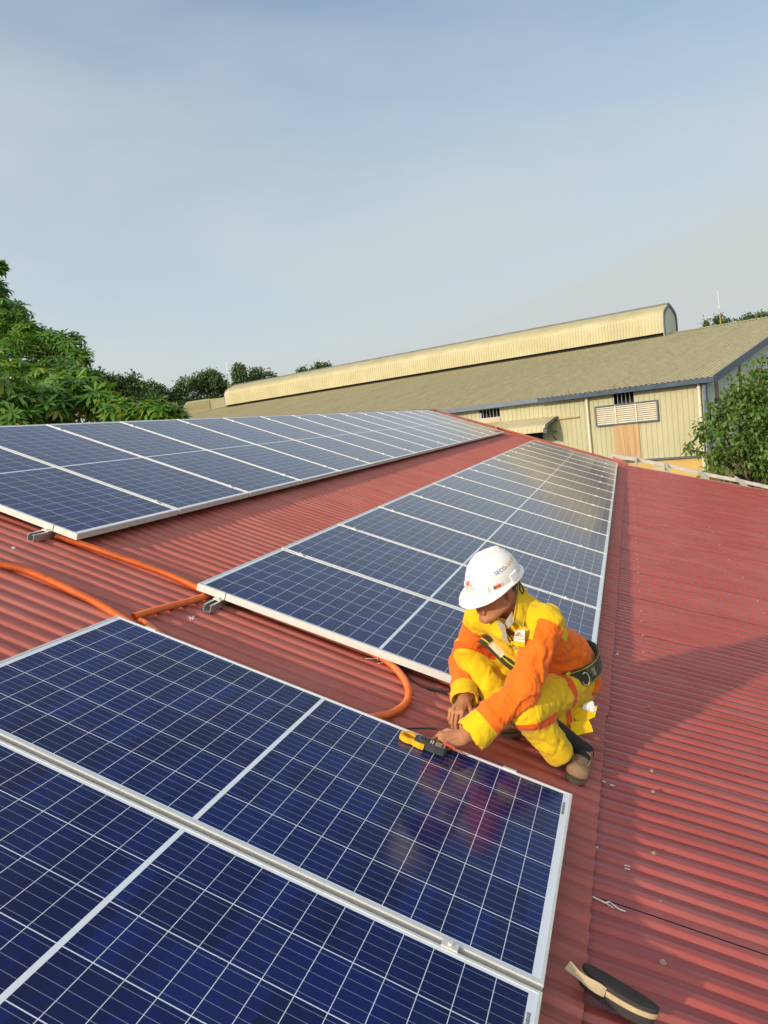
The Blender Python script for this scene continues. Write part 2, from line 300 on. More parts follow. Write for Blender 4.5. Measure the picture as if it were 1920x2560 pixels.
# ------------------------------------------------------------------ solar panels
PL, PW, PH = 2.026, 0.992, 0.036
def cell_material():
    m = bpy.data.materials.new('solar_cells'); m.use_nodes = True; t = m.node_tree; n = t.nodes; l = t.links.new; b = n['Principled BSDF']
    tx = n.new('ShaderNodeTexCoord'); sp_ = n.new('ShaderNodeSeparateXYZ'); l(tx.outputs['Object'], sp_.inputs[0]); info = n.new('ShaderNodeObjectInfo')
    def M_(op, a, b2=None, c=None):
        q = n.new('ShaderNodeMath'); q.operation = op
        for i, x in enumerate((a, b2, c)):
            if x is None: continue
            if isinstance(x, (int, float)): q.inputs[i].default_value = x
            else: l(x, q.inputs[i])
        return q.outputs[0]
    X, Y = sp_.outputs['X'], sp_.outputs['Y']
    CPX, CPY, MY = 0.0812, 0.1588, 0.0196
    xs = M_('ABSOLUTE', M_('SUBTRACT', X, PL / 2)); xa = M_('SUBTRACT', xs, 0.0072)          # from the middle strip outwards
    xc = M_('DIVIDE', xa, CPX); yc = M_('DIVIDE', M_('SUBTRACT', Y, MY), CPY)
    fx, fy = M_('FRACT', xc), M_('FRACT', yc)
    def band(f, w): return M_('LESS_THAN', M_('ABSOLUTE', M_('SUBTRACT', f, 0.5)), 0.5 - w)   # 1 inside the cell
    inside = M_('MULTIPLY', band(fx, 0.0110), band(fy, 0.0090))
    lim = M_('MULTIPLY', M_('MULTIPLY', M_('GREATER_THAN', xa, 0.0), M_('LESS_THAN', xc, 12.0)), M_('MULTIPLY', M_('GREATER_THAN', yc, 0.0), M_('LESS_THAN', yc, 6.0)))
    cell = M_('MULTIPLY', inside, lim)
    bus = M_('LESS_THAN', M_('ABSOLUTE', M_('SUBTRACT', M_('FRACT', M_('MULTIPLY', fy, 5.0)), 0.5)), 0.018)
    cid = n.new('ShaderNodeCombineXYZ'); l(M_('FLOOR', M_('DIVIDE', X, CPX)), cid.inputs[0]); l(M_('FLOOR', yc), cid.inputs[1]); l(M_('MULTIPLY', info.outputs['Random'], 50.0), cid.inputs[2])
    wn = n.new('ShaderNodeTexWhiteNoise'); wn.noise_dimensions = '3D'; l(cid.outputs[0], wn.inputs['Vector'])
    vo = n.new('ShaderNodeTexVoronoi'); vo.inputs['Scale'].default_value = 130; l(tx.outputs['Object'], vo.inputs['Vector'])
    rp = n.new('ShaderNodeValToRGB'); e = rp.color_ramp.elements; e[0].position = 0.0; e[0].color = (0.0026, 0.0060, 0.062, 1); e[1].position = 1.0; e[1].color = (0.0030, 0.0150, 0.125, 1)
    k = e.new(0.5); k.color = (0.0026, 0.0095, 0.090, 1); l(wn.outputs['Value'], rp.inputs[0])
    hs = n.new('ShaderNodeMix'); hs.data_type = 'RGBA'; hs.blend_type = 'MULTIPLY'; hs.inputs['Factor'].default_value = 0.40; l(rp.outputs[0], hs.inputs['A']); l(vo.outputs['Color'], hs.inputs['B'])
    mb_ = n.new('ShaderNodeMix'); mb_.data_type = 'RGBA'; mb_.inputs['B'].default_value = (0.30, 0.34, 0.46, 1); l(M_('MULTIPLY', bus, 0.85), mb_.inputs['Factor']); l(hs.outputs['Result'], mb_.inputs['A'])
    mc = n.new('ShaderNodeMix'); mc.data_type = 'RGBA'; mc.inputs['A'].default_value = (0.72, 0.76, 0.80, 1); l(cell, mc.inputs['Factor']); l(mb_.outputs['Result'], mc.inputs['B'])
    # thin dust film and spots
    nz = n.new('ShaderNodeTexNoise'); nz.inputs['Scale'].default_value = 3.0; nz.inputs['Detail'].default_value = 8; l(tx.outputs['Object'], nz.inputs['Vector'])
    n2 = n.new('ShaderNodeTexNoise'); n2.inputs['Scale'].default_value = 26; n2.inputs['Detail'].default_value = 2; l(tx.outputs['Object'], n2.inputs['Vector'])
    spot = M_('MULTIPLY', M_('GREATER_THAN', n2.outputs['Fac'], 0.79), 0.16)
    fac = M_('ADD', M_('MULTIPLY', nz.outputs['Fac'], 0.013), spot)
    md = n.new('ShaderNodeMix'); md.data_type = 'RGBA'; md.inputs['B'].default_value = (0.42, 0.40, 0.36, 1); l(fac, md.inputs['Factor']); l(mc.outputs['Result'], md.inputs['A'])
    l(md.outputs['Result'], b.inputs['Base Color'])
    mr = n.new('ShaderNodeMapRange'); mr.inputs['To Min'].default_value = 0.07; mr.inputs['To Max'].default_value = 0.17; l(nz.outputs['Fac'], mr.inputs['Value']); l(mr.outputs[0], b.inputs['Roughness'])
    b.inputs['IOR'].default_value = 1.40; b.inputs['Sheen Weight'].default_value = 0.022; b.inputs['Sheen Roughness'].default_value = 0.4
    return m
M['cells'] = cell_material()
def ring(mb, x0, x1, y0, y1, t, z0, z1, m=0):
    o = [(x0, y0), (x1, y0), (x1, y1), (x0, y1)]; i = [(x0 + t, y0 + t), (x1 - t, y0 + t), (x1 - t, y1 - t), (x0 + t, y1 - t)]
    vs = [(*p, z1) for p in o] + [(*p, z1) for p in i] + [(*p, z0) for p in o] + [(*p, z0) for p in i]
    fs = []
    for k in range(4):
        j = (k + 1) % 4
        fs += [(k, j, 4 + j, 4 + k), (8 + k, 8 + j, j, k), (4 + k, 4 + j, 12 + j, 12 + k), (8 + j, 8 + k, 12 + k, 12 + j)]
    mb.add(vs, fs, m)
def make_panel():
    t = thing('solar_module', 'blue solar panel', 'solar panel')
    f = MB(); c = 0.0012
    ring(f, c, PL - c, c, PW - c, 0.0085, -0.003, 0.0)            # bright top lip
    ring(f, 0.0, PL, 0.0, PW, 0.0018, -PH, -0.0012)                # outer wall
    ring(f, 0.0018, PL - 0.0018, 0.0018, PW - 0.0018, 0.024, -PH, -PH + 0.002)  # bottom flange
    f.build('frame', M['alu'], t, True)
    gl = MB(); gl.add([(0.004, 0.004, -0.0018), (PL - 0.004, 0.004, -0.0018), (PL - 0.004, PW - 0.004, -0.0018), (0.004, PW - 0.004, -0.0018)], [(0, 1, 2, 3)])
    gl.add([(0.004, 0.004, -0.007), (PL - 0.004, 0.004, -0.007), (PL - 0.004, PW - 0.004, -0.007), (0.004, PW - 0.004, -0.007)], [(3, 2, 1, 0)])
    gl.build('cell_sheet', M['cells'], t, True)
    return t
def copy_tree(o, parent=None):
    c = o.copy(); COL.objects.link(c); c.parent = parent
    for ch in list(o.children): copy_tree(ch, c)
    return c
PLANE = Matrix(((U.x, V.x, N.x, 0), (U.y, V.y, N.y, 0), (U.z, V.z, N.z, 0), (0, 0, 0, 1)))
def blk(rows, t): return PLANE @ Matrix(((*rows[0], t[0]), (*rows[1], t[1]), (*rows[2], t[2]), (0, 0, 0, 1)))
BLK = {
 'A': (blk(((0.99998, 0.00312, 0.00593), (-0.00312, 1.0, 0.00039), (-0.00593, -0.00041, 0.99998)), (-0.0380, 0.0439, -0.0108)), -0.75503 - PL, 0.03842),
 'B': (blk(((1.0, -0.00217, -0.00206), (0.00217, 1.0, -0.00028), (0.00206, 0.00028, 1.0)), (0.0101, 0.0288, -0.0090)), 0.0, 0.0),
 'C': (blk(((0.99995, 0.00841, -0.00549), (-0.00835, 0.99987, 0.01310), (0.0056, -0.01305, 0.9999)), (0.0143, 0.0010, -0.0219)), -0.02127, -0.59848)}
ORD = ['first', 'second', 'third', 'fourth', 'fifth', 'sixth', 'seventh', 'eighth', 'ninth', 'tenth', 'eleventh', 'twelfth', 'thirteenth', 'fourteenth', 'fifteenth']
proto = make_panel(); used = []
def put_panel(b, du, dv, label, group):
    o = proto if not used else copy_tree(proto); used.append(o)
    o.matrix_world = BLK[b][0] @ Matrix.Translation((BLK[b][1] + du, BLK[b][2] + dv, 0)); o['label'] = label; o['group'] = group
    return o
PP = 1.012
for k in range(15):
    if k == 0: la = 'nearest solar panel of the upper row, one corner over a bare channel rail'
    elif k == 14: la = 'farthest solar panel of the upper row, at the end by the wall awning'
    else: la = 'grey blue solar panel, %s from the near end of the upper row' % ORD[k]
    put_panel('A', 0, k * PP, la, 'solar panels of the upper row')
for k in range(15):
    if k == 0: la = 'solar panel directly behind the crouching worker, first of the long lower row'
    elif k == 14: la = 'farthest solar panel of the long lower row, nearest the yellow shed wall'
    else: la = 'solar panel %s from the worker in the long lower row' % ORD[k]
    put_panel('B', 0, k * PP, la, 'solar panels of the lower row behind the worker')
c1 = put_panel('C', 0, -PW, 'deep blue solar panel with the yellow clamp meter lying on its far edge', 'solar panels in the foreground')
c2 = put_panel('C', 0, -PW - 0.0215 - PW, 'darkest solar panel, cut by the bottom edge of the picture', 'solar panels in the foreground')
ml = bpy.data.materials.new('barcode'); ml.use_nodes = True
ml.node_tree.nodes['Principled BSDF'].inputs['Base Color'].default_value = (0.12, 0.12, 0.12, 1)
for pnl in (c1, c2):                                             # printed bar codes under the glass at the right end
    q = MB(); rg = np.random.default_rng(3); yy = PW - 0.080
    x0 = PL - 0.028 if pnl is c2 else PL - 0.029
    while yy > PW - 0.165:
        hgt = rg.choice([0.0012, 0.002, 0.003]); q.bx(x0, x0 + 0.009, yy - hgt, yy, -0.0017, -0.0014); yy -= hgt + rg.choice([0.0012, 0.002])
    for k in range(7): q.bx(x0 - 0.0075, x0 - 0.004, PW - 0.09 - k * 0.010, PW - 0.084 - k * 0.010, -0.0017, -0.0014)
    q.build('barcode', ml, pnl, True)

# ------------------------------------------------------------------ mounting rails with their clamps
def rail(label, b, u, v0, v1, joints, ends, group='aluminium channel rails under the panels'):
    bm = BLK[b][0]; org = bm @ Vector((u, v0, -PH - 0.002)); rot3 = bm.to_3x3()
    t = thing('mounting_channel', label, 'mounting rail', mat=Matrix.Translation(org) @ rot3.to_4x4(), group=group)
    w, h, k = 0.0205, 0.041, 0.0028; mb = MB()
    sec = [(-w, 0), (-w, -h), (w, -h), (w, 0), (w - 0.010, 0), (w - 0.010, -0.006), (w - 0.0075, -0.006), (w - 0.0075, -k), (w - k, -k), (w - k, -h + k), (-w + k, -h + k), (-w + k, -k), (-w + 0.0075, -k), (-w + 0.0075, -0.006), (-w + 0.010, -0.006), (-w + 0.010, 0)]
    n_ = len(sec); ln = v1 - v0
    vs = [(x, 0, z) for x, z in sec] + [(x, ln, z) for x, z in sec]
    mb.add(vs, [(i, (i + 1) % n_, n_ + (i + 1) % n_, n_ + i) for i in range(n_)])
    for quad in ((0, 1, 10, 11), (1, 2, 9, 10), (2, 3, 8, 9), (3, 4, 7, 8), (4, 5, 6, 7), (15, 0, 11, 12), (14, 15, 12, 13)): mb.add([vs[i] for i in quad], [(0, 1, 2, 3)]); mb.add([vs[i + n_] for i in quad], [(3, 2, 1, 0)])
    mb.build('channel', M['steel'], t, True)
    for j in joints:                                             # mid clamps gripping two frames
        c = MB(); y = j - v0 - 0.010; c.bx(-0.022, 0.022, y - 0.013, y + 0.013, PH + 0.0015, PH + 0.0055)
        c.bx(-0.022, 0.022, y - 0.007, y + 0.007, -0.001, PH + 0.0014); c.tube([(0, y, PH + 0.0055), (0, y, PH + 0.0125)], 0.0072, 8)
        c.build('clamp', M['alu'], t, True)
    for e in ends:                                               # end clamp: an angle gripping the frame from outside
        s = e[1]; y = e[0] - v0; c = MB()
        c.bx(-0.026, 0.026, min(y, y + s * 0.004), max(y, y + s * 0.004), 0.001, PH + 0.0015); c.bx(-0.026, 0.026, min(y - s * 0.010, y + s * 0.004), max(y - s * 0.010, y + s * 0.004), PH + 0.0018, PH + 0.0050)
        c.bx(-0.021, 0.021, min(y + s * 0.004, y + s * 0.034), max(y + s * 0.004, y + s * 0.034), 0.0008, 0.0062); c.tube([(0, y + s * 0.019, 0.0062), (0, y + s * 0.019, 0.013)], 0.0072, 8)
        c.build('clamp', M['alu'], t, True)
    for y in np.arange(0.5, ln - 0.1, 1.2):
        c = MB(); c.bx(-0.018, 0.018, y - 0.02, y + 0.02, -h - 0.011, -h - 0.0004); c.build('roof_foot', M['steel'], t, True)
    return t
jA = [BLK['A'][2] + k * PP for k in range(1, 15)]; jB = [k * PP for k in range(1, 15)]
a0, av = BLK['A'][1], BLK['A'][2]
rail('channel rail jutting out with open end below the upper row corner', 'A', a0 + PL - 0.185, av - 0.135, av + 15 * PP, jA, [(av - 0.001, -1), (av + 14 * PP + PW + 0.001, 1)])
rail('channel rail hidden under the ridge side of the upper panel row', 'A', a0 + 0.15, av - 0.02, av + 15 * PP, jA, [(av + 14 * PP + PW + 0.001, 1)])
rail('channel rail with an open end beside the conduits at the lower row corner', 'B', 0.140, -0.120, 15 * PP, jB, [(-0.001, -1), (14 * PP + PW + 0.001, 1)])
rail('channel rail whose open end shows between the legs of the worker', 'B', 1.775, -0.175, 15 * PP, jB, [(14 * PP + PW + 0.001, 1)])
cu, cv = BLK['C'][1], BLK['C'][2]
rail('channel rail under the left part of the foreground panels', 'C', cu + 0.178, cv - 2.1, cv + 0.03, [cv - PW - 0.001], [(cv + 0.001, 1)])
rail('channel rail under the right foreground panels with a bolted clamp', 'C', cu + 1.785, cv - 2.1, cv + 0.03, [cv - PW - 0.001], [(cv + 0.001, 1)])

# ------------------------------------------------------------------ conduits, cables and small things on the roof
def conduit(pts, rad, label, group='orange corrugated conduits', ringp=0.0066, amp=0.0048, open_end=False, mat_=None):
    p = smooth_path(pts, ringp / 4); n_ = len(p)
    rr = [rad + amp * (0.55 if math.cos(2 * math.pi * i / 4) > 0.2 else -0.55 if i % 4 == 2 else 0) for i in range(n_)]
    t = thing('conduit', label, 'conduit', tuple(p[0]), group)
    mb = MB(); mb.tube(p, rr, 12, 0, cap=not open_end)
    if open_end:
        mb.tube(list(reversed(p[:14])), rad * 0.80, 12, 0, cap=False)
    mb.build('tube', mat_ or M['orange'], t); return t
HC = CREST + 0.016
conduit([on(x, y, HC) for x, y in ((-60, 1398), (0, 1411), (60, 1425), (120, 1449), (180, 1477), (230, 1501), (280, 1530), (316, 1552), (338, 1568))], 0.0165, 'long orange conduit from the left picture edge to the foreground panel corner')
conduit([on(x, y, HC) for x, y in ((140, 1341), (166, 1348), (231, 1369), (308, 1396), (386, 1423), (444, 1446), (509, 1477), (540, 1490))], 0.0160, 'straight orange conduit running between the two panel corners')
conduit([on(x, y, HC + 0.012 * k) for x, y, k in ((333, 1542, 1), (350, 1537, 1.), (405, 1521, .6), (463, 1506, .4), (513, 1490, 0), (560, 1468, 0))], 0.0165, 'smooth orange conduit with an open cut end, bending under the lower row corner', amp=0.0020, open_end=True)
conduit([on(x, y, HC - 0.002) for x, y in ((348, 1551), (360, 1556), (377, 1569), (400, 1586), (430, 1612), (470, 1640))], 0.0150, 'short orange conduit stub slipping beneath the foreground panel frame', amp=0.0018)
conduit([on(x, y, HC + 0.004) for x, y in ((885, 1606), (920, 1626), (939, 1637), (963, 1650), (981, 1664), (1000, 1684), (1013, 1703), (1020, 1722), (1021, 1738), (1016, 1755), (1002, 1770), (978, 1783), (952, 1790), (925, 1794), (880, 1796), (840, 1786))], 0.0158, 'orange conduit curved in a loop beside the worker', amp=0.0026)
conduit([at_y(1240, 1068, 15.3), at_y(1262, 1076, 15.6), at_y(1300, 1085, 15.9), at_y(1338, 1099, 16.1), at_y(1365, 1110, 16.3)], 0.022, 'distant orange conduit crossing at the far end of the red roof', amp=0.002, ringp=0.02)
def wire(name, pts, rad, label, cat, mt, group=None, extra=None):
    p = smooth_path(pts, 0.012); t = thing(name, label, cat, tuple(p[0]), group); MB().tube(p, rad, 8).build('cable' if name != 'cable' else 'sheath', mt, t)
    return t
w1 = wire('solar_lead', [on(x, y, CREST + h) for x, y, h in ((1000, 1668, .02), (1013, 1681, .004), (1030, 1700, .004), (1050, 1715, .004), (1072, 1722, .006), (1098, 1727, .008), (1122, 1733, .010), (1142, 1739, .012), (1165, 1752, .012))], 0.0035, 'thin black cable with plug connectors turning into a red lead', 'cable', M['black'])
cc = [on(x, y, CREST + 0.009) for x, y in ((1070, 1720.5), (1083, 1724), (1091, 1726.5), (1097, 1727), (1107, 1730), (1111, 1731), (1119, 1733.5))]
q = MB(); q.tube([cc[0], cc[1], cc[2]], [0.0075, 0.0085, 0.006], 10).tube([cc[3], cc[4]], 0.0075, 10).tube([cc[5], cc[6]], 0.0088, 10); q.build('connector', M['black'], w1)
q = MB(); q.tube([on(1119, 1733.5, CREST + .010), on(1142, 1740, CREST + .012), on(1168, 1754, CREST + .012)], 0.0045, 8); q.build('red_lead', M['redwire'], w1)
wire('cable', [on(x, y, CREST + h) for x, y, h in ((960, 1840, .01), (1003, 1824, .012), (1030, 1821.5, .02), (1060, 1821, .03), (1095, 1823, .045), (1120, 1828, .06))], 0.0038, 'thin black cable from the foreground panel edge to the hands', 'cable', M['black'])
q = MB(); hh = CREST + 0.006
q.prism([on(992, 1664, hh), on(1002, 1660, hh), on(1019, 1668, hh), (on(1008, 1678, hh))], N * 0.003)
tag(q.build('junction_tag', mat('teal_plastic', (0.05, 0.20, 0.19), 0.5)), 'small teal plastic tag lying beside the orange loop', 'plastic tag')
tie = thing('cable_tie', 'white cable tie round the orange conduit loop with long loose tails', 'cable tie', tuple(on(948, 1641, HC)))
ctr = on(950, 1643, HC + 0.004); tdir = (on(963, 1650, HC) - on(939, 1637, HC)).normalized(); sd = tdir.cross(N).normalized()
rp_ = [ctr + (sd * math.cos(a) + N * math.sin(a)) * 0.0185 for a in np.linspace(0, 2 * math.pi, 17)]
q = MB()
for a_, b_ in zip(rp_[:-1], rp_[1:]): q.beam(a_, b_, 0.005, 0.0022, tdir)
q.build('band', M['white'], tie)
q = MB(); q.beam(on(946, 1647, HC + .004), on(914, 1646, HC + .006), 0.004, 0.0016, N); q.build('tail', M['white'], tie)
q = MB(); q.beam(on(957, 1656, HC - .004), on(945, 1659, HC - .002), 0.004, 0.0016, N); q.build('tail', M['white'], tie)
# litter
lw = mat('litter_white', (0.72, 0.66, 0.60), 0.7)
def litter(name, label, cat, polys, lift=0.003, th=0.002, right=False, grp='scraps of litter on the roof'):
    q = MB(); f_, nn = (onr, NR) if right else (on, N); b0 = RIB + 0.006 if right else CREST + lift
    for pl in polys: q.prism([f_(x, y, b0) for x, y in pl], nn * th)
    tag(q.build(name, lw), label, cat, grp)
litter('paper_scrap', 'tiny white paper scrap on the ribs near the upper rail end', 'scrap', [[(27, 1369), (34, 1367), (39, 1371), (32, 1374)]])
litter('blossom', 'small pale dried blossom lying near the lower rail end', 'blossom', [[(470, 1541), (478, 1544), (476, 1547)], [(478, 1544), (484, 1540), (485, 1544)], [(477, 1545), (487, 1546), (482, 1550)], [(474, 1547), (479, 1548), (476, 1552)]])
litter('plastic_strip', 'long bent white plastic strip on the lower roof by the seam', 'plastic strip', [[(1480, 2243), (1484, 2242), (1513, 2256), (1512, 2259)], [(1512, 2256), (1521, 2254), (1524, 2257), (1514, 2260)], [(1521, 2254), (1524, 2255), (1548, 2272), (1545, 2274)], [(1513, 2258), (1516, 2258), (1535, 2271), (1534, 2272)], [(1545, 2271), (1563, 2278), (1564, 2281), (1547, 2275)]], right=True)
litter('cut_tie', 'pair of short white cut plastic strips on the lower roof', 'plastic strip', [[(1561, 2162.5), (1575, 2166), (1575, 2167.5), (1561, 2164.3)], [(1561, 2170), (1575, 2173.5), (1575, 2175), (1561, 2171.8)]], right=True)
litter('plastic_crumb', 'white crumb stuck at the roof seam above the plastic strip', 'scrap', [[(1489, 2118), (1494, 2117), (1495, 2120), (1490, 2122)]], right=True)
litter('plastic_flake', 'white flakes by the seam to the right of the brown shoe', 'scrap', [[(1504, 1951), (1512, 1954), (1516, 1957), (1506, 1954)], [(1526, 1961), (1536, 1964), (1535, 1965), (1525, 1963)]], right=True)
litter('pebble', 'bright speck of grit on the lower roof right of the leather belt', 'scrap', [[(1541, 1633), (1546, 1634), (1545, 1637), (1541, 1636)]], right=True)
# ------------------------------------------------------------------ the big yellow shed behind the roof
C0 = Vector((4.793, 26.233, 1.197)); WA = Vector((-0.944, 0.331, 0)).normalized(); WG = Vector((WA.y, -WA.x, 0))
def WP(a, b, z): return C0 + WA * a + WG * b + Vector((0, 0, z))
TS = math.tan(R(9.015))
M['clad'] = mat('cream_cladding', (0.405, 0.375, 0.215), 0.6, col2=(0.46, 0.43, 0.26), vscale=1.2, stretch=(1, 1, 0.25))
M['shedroof'] = mat('weathered_sheet_roof', (0.335, 0.285, 0.145), 0.7, col2=(0.42, 0.365, 0.20), vscale=3.5, vpos=(0.30, 0.66), stretch=(1.6, 0.14, 1))
M['monitor'] = mat('monitor_sheet', (0.42, 0.37, 0.20), 0.6, col2=(0.50, 0.44, 0.26), vscale=0.7)
M['capgrey'] = mat('dull_capping', (0.17, 0.165, 0.135), 0.7, var=0.15, vscale=2)
M['blue'] = mat('blue_grey_trim', (0.075, 0.105, 0.15), 0.5, var=0.15, vscale=3)
M['cream'] = mat('cream_pipe', (0.66, 0.60, 0.46), 0.5, var=0.08, vscale=3)
M['base'] = mat('ochre_painted_wall', (0.52, 0.33, 0.09), 0.85, col2=(0.58, 0.40, 0.15), vscale=0.8)
M['ply'] = mat('bare_plywood', (0.40, 0.24, 0.11), 0.8, col2=(0.52, 0.34, 0.17), vscale=2.5, stretch=(3, 3, 0.3))
M['pink'] = mat('faded_board', (0.55, 0.40, 0.28), 0.8, var=0.1, vscale=4)
shed = thing('factory_shed', 'big factory shed clad in pale yellow ribbed sheet with a long ridge vent', 'building', tuple(WP(0, 0, GZ - C0.z)))
AL = 56.0
def ribbed(mb, plane, a0, a1, z0f, z1f, holes, pitch=0.197, m=0, depth=0.02):
    """vertical ribbed cladding; plane(a, out, z) -> point; holes are (a0, a1, z0, z1)"""
    a = a0
    while a < a1 - 1e-6:
        e = min(a + pitch, a1); z0, z1 = z0f(a), z1f(a); z1b = z1f(e); z0b = z0f(e)
        spans = [(z0, z1, z0b, z1b)]
        for h in holes:
            if h[0] - 1e-4 < (a + e) / 2 < h[1]:
                spans = [(z0, h[2], z0b, h[2]), (h[3], z1, h[3], z1b)]
        prof = [(a, 0), (a + 0.012, depth), (a + 0.034, depth), (a + 0.046, 0), (e, 0)]
        for (q0, q1, r0, r1) in spans:
            lo = [q0 + (r0 - q0) * (p[0] - a) / (e - a) for p in prof]; hi = [q1 + (r1 - q1) * (p[0] - a) / (e - a) for p in prof]
            mb.add([plane(p[0], p[1], lo[i]) for i, p in enumerate(prof)] + [plane(p[0], p[1], hi[i]) for i, p in enumerate(prof)], [(i, i + 1, 6 + i, 5 + i) for i in range(4)], m)
        a = e
fw = lambda a, o, z: WP(a, 0.15 - o, z)
h1 = (8.274, 9.259, -0.555, -0.20); h2 = (2.561, 3.349, -0.60, -0.16)
mb = MB(); ribbed(mb, fw, 0.0, AL, lambda a: -2.78, lambda a: -0.05, [h1, h2]); mb.build('front_cladding', M['clad'], shed)
fg = lambda b, o, z: WP(0.02 - o, b, z)
mb = MB(); ribbed(mb, fg, 0.15, 42.0, lambda b: -2.78, lambda b: (b if b < 21 else 42 - b) * TS - 0.03, [], pitch=0.197); mb.build('gable_cladding', mat('gable_cladding', (0.56, 0.61, 0.52), 0.6, var=0.1, vscale=1.0), shed)
mb = MB(); mb.prism([WP(AL, 0.2, -2.8), WP(AL, 41.9, -2.8), WP(AL, 41.9, -0.1), WP(AL, 21, 21 * TS - 0.1), WP(AL, 0.2, -0.1)], WA * -0.05); mb.build('gable_cladding', M['clad'], shed)
mb = MB(); mb.prism([WP(0.05, 0.12, -2.83), WP(AL, 0.12, -2.83), WP(AL, 41.9, -2.83), WP(0.05, 41.9, -2.83)], (0, 0, GZ - C0.z + 2.83)); mb.build('base_wall', M['base'], shed)
mb = MB(); mb.box(WP(AL / 2, 0.10, -2.815), WA * (AL / 2), WG * 0.09, (0, 0, 0.025)); mb.build('sill_flashing', M['blue'], shed)
# roof slopes, corrugated down the slope
def shed_roof(s):
    mb = MB(); a = -0.36; k = 0
    vs = []; prof = []
    while a < AL + 0.3:
        prof += [(a, 0.0), (a + 0.115, 0.0), (a + 0.14, 0.03), (a + 0.172, 0.03)]; a += 0.197
    nb = 7; b0 = -0.16 if s > 0 else 42.16
    rg = np.random.default_rng(8)
    for p in prof:
        for j in range(nb):
            b = b0 + (21.0 - b0) * j / (nb - 1); bb = b if b < 21 else 42 - b
            vs.append(WP(p[0], b, bb * TS + p[1] + rg.normal(0, 0.002)))
    fs = [(i * nb + j, (i + 1) * nb + j, (i + 1) * nb + j + 1, i * nb + j + 1) for i in range(len(prof) - 1) for j in range(nb - 1)]
    if s < 0: fs = [tuple(reversed(f)) for f in fs]
    mb.add(vs, fs); return mb.build('roof_slope', M['shedroof'], shed)
shed_roof(1); shed_roof(-1)
mb = MB(); mb.prism([WP(-0.38, 20.7, 20.7 * TS + .035), WP(-0.38, 21, 21 * TS + .05), WP(-0.38, 21.3, 20.7 * TS + .035), WP(-0.38, 21.3, 20.7 * TS + .045), WP(-0.38, 21, 21 * TS + .062), WP(-0.38, 20.7, 20.7 * TS + .045)], WA * (AL + 0.6)); mb.build('ridge_capping', M['shedroof'], shed)
mb = MB(); d = 0.26
mb.prism([WP(-0.40, -0.2, -0.2 * TS + .035), WP(-0.40, 21, 21 * TS + .035), WP(-0.40, 42.2, -0.2 * TS + .035), WP(-0.40, 42.2, -0.2 * TS - d), WP(-0.40, 21, 21 * TS - d), WP(-0.40, -0.2, -0.2 * TS - d)], WA * 0.035); mb.build('barge_board', M['blue'], shed)
mb = MB(); mb.box(WP(-0.03, 0.06, -1.45), WA * 0.05, WG * 0.12, (0, 0, 1.33)); mb.build('corner_trim', M['blue'], shed)
# gutters
mb = MB(); mb.prism([WP(-0.42, -0.30, -0.03), WP(-0.42, -0.12, -0.03), WP(-0.42, -0.12, -0.20), WP(-0.42, -0.26, -0.20)], WA * 6.7); mb.build('gutter', M['blue'], shed)
mb = MB(); mb.prism([WP(6.3, -0.27, 0.0), WP(6.3, -0.12, 0.0), WP(6.3, -0.12, -0.17), WP(6.3, -0.25, -0.17)], WA * (AL - 6.2)); tag(mb.build('gutter', mat('pale_blue_gutter', (0.15, 0.19, 0.25), 0.5, var=0.1), shed), 'paler blue grey gutter length')
for a, r_ in ((4.37, 0.052), (0.17, 0.06), (20.0, 0.052), (34.0, 0.052)):
    mb = MB(); mb.tube([WP(a, 0.03, -0.2), WP(a, 0.03, -1.2), WP(a, 0.03, -2.2), WP(a, 0.03, GZ - C0.z)], r_, 10)
    for z in (-0.35, -2.1): mb.tube([WP(a, 0.03, z - .02), WP(a, 0.03, z + .02)], r_ + 0.012, 10)
    mb.build('downpipe', M['cream'], shed)
# dark open windows with bars
def window(h, nbar):
    w = MB(); w.bx(0, 0, 0, 0, 0, 0); w = MB()
    c = WP((h[0] + h[1]) / 2, 0.45, (h[2] + h[3]) / 2)
    w.box(c, WA * ((h[1] - h[0]) / 2 + .1), WG * 0.01, (0, 0, (h[3] - h[2]) / 2 + .1)); o = w.build('window', M['dark'], shed)
    q = MB()
    for k in range(nbar):
        a = h[0] + (h[1] - h[0]) * (k + 1) / (nbar + 1); q.tube([WP(a, 0.19, h[2]), WP(a, 0.19, h[3])], 0.011, 6)
    q.box(WP((h[0] + h[1]) / 2, 0.17, h[2] - 0.012), WA * ((h[1] - h[0]) / 2), WG * 0.03, (0, 0, 0.012))
    q.build('bars', M['steel'], shed).parent = o
    return o
def window(h, nbar):
    w = MB(); ha = (h[1] - h[0]) / 2; hz_ = (h[3] - h[2]) / 2
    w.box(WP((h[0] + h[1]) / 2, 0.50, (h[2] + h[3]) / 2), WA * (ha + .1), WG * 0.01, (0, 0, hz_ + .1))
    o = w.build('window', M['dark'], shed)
    q = MB()
    for k in range(nbar):
        a = h[0] + (h[1] - h[0]) * (k + 1) / (nbar + 1); q.tube([WP(a, 0.19, h[2]), WP(a, 0.19, h[3])], 0.012, 6)
    q.box(WP((h[0] + h[1]) / 2, 0.17, h[2] - 0.012), WA * ha, WG * 0.03, (0, 0, 0.012))
    q.build('bars', M['steel'], o)
window(h1, 5); window(h2, 4)
mb = MB()
for k in range(5): mb.box(WP(h1[0] + (k + .5) * (h1[1] - h1[0]) / 5, 0.118, -0.68), WA * (0.0985), WG * 0.01, (0, 0, 0.10))
mb.build('window_board', M['pink'], shed)
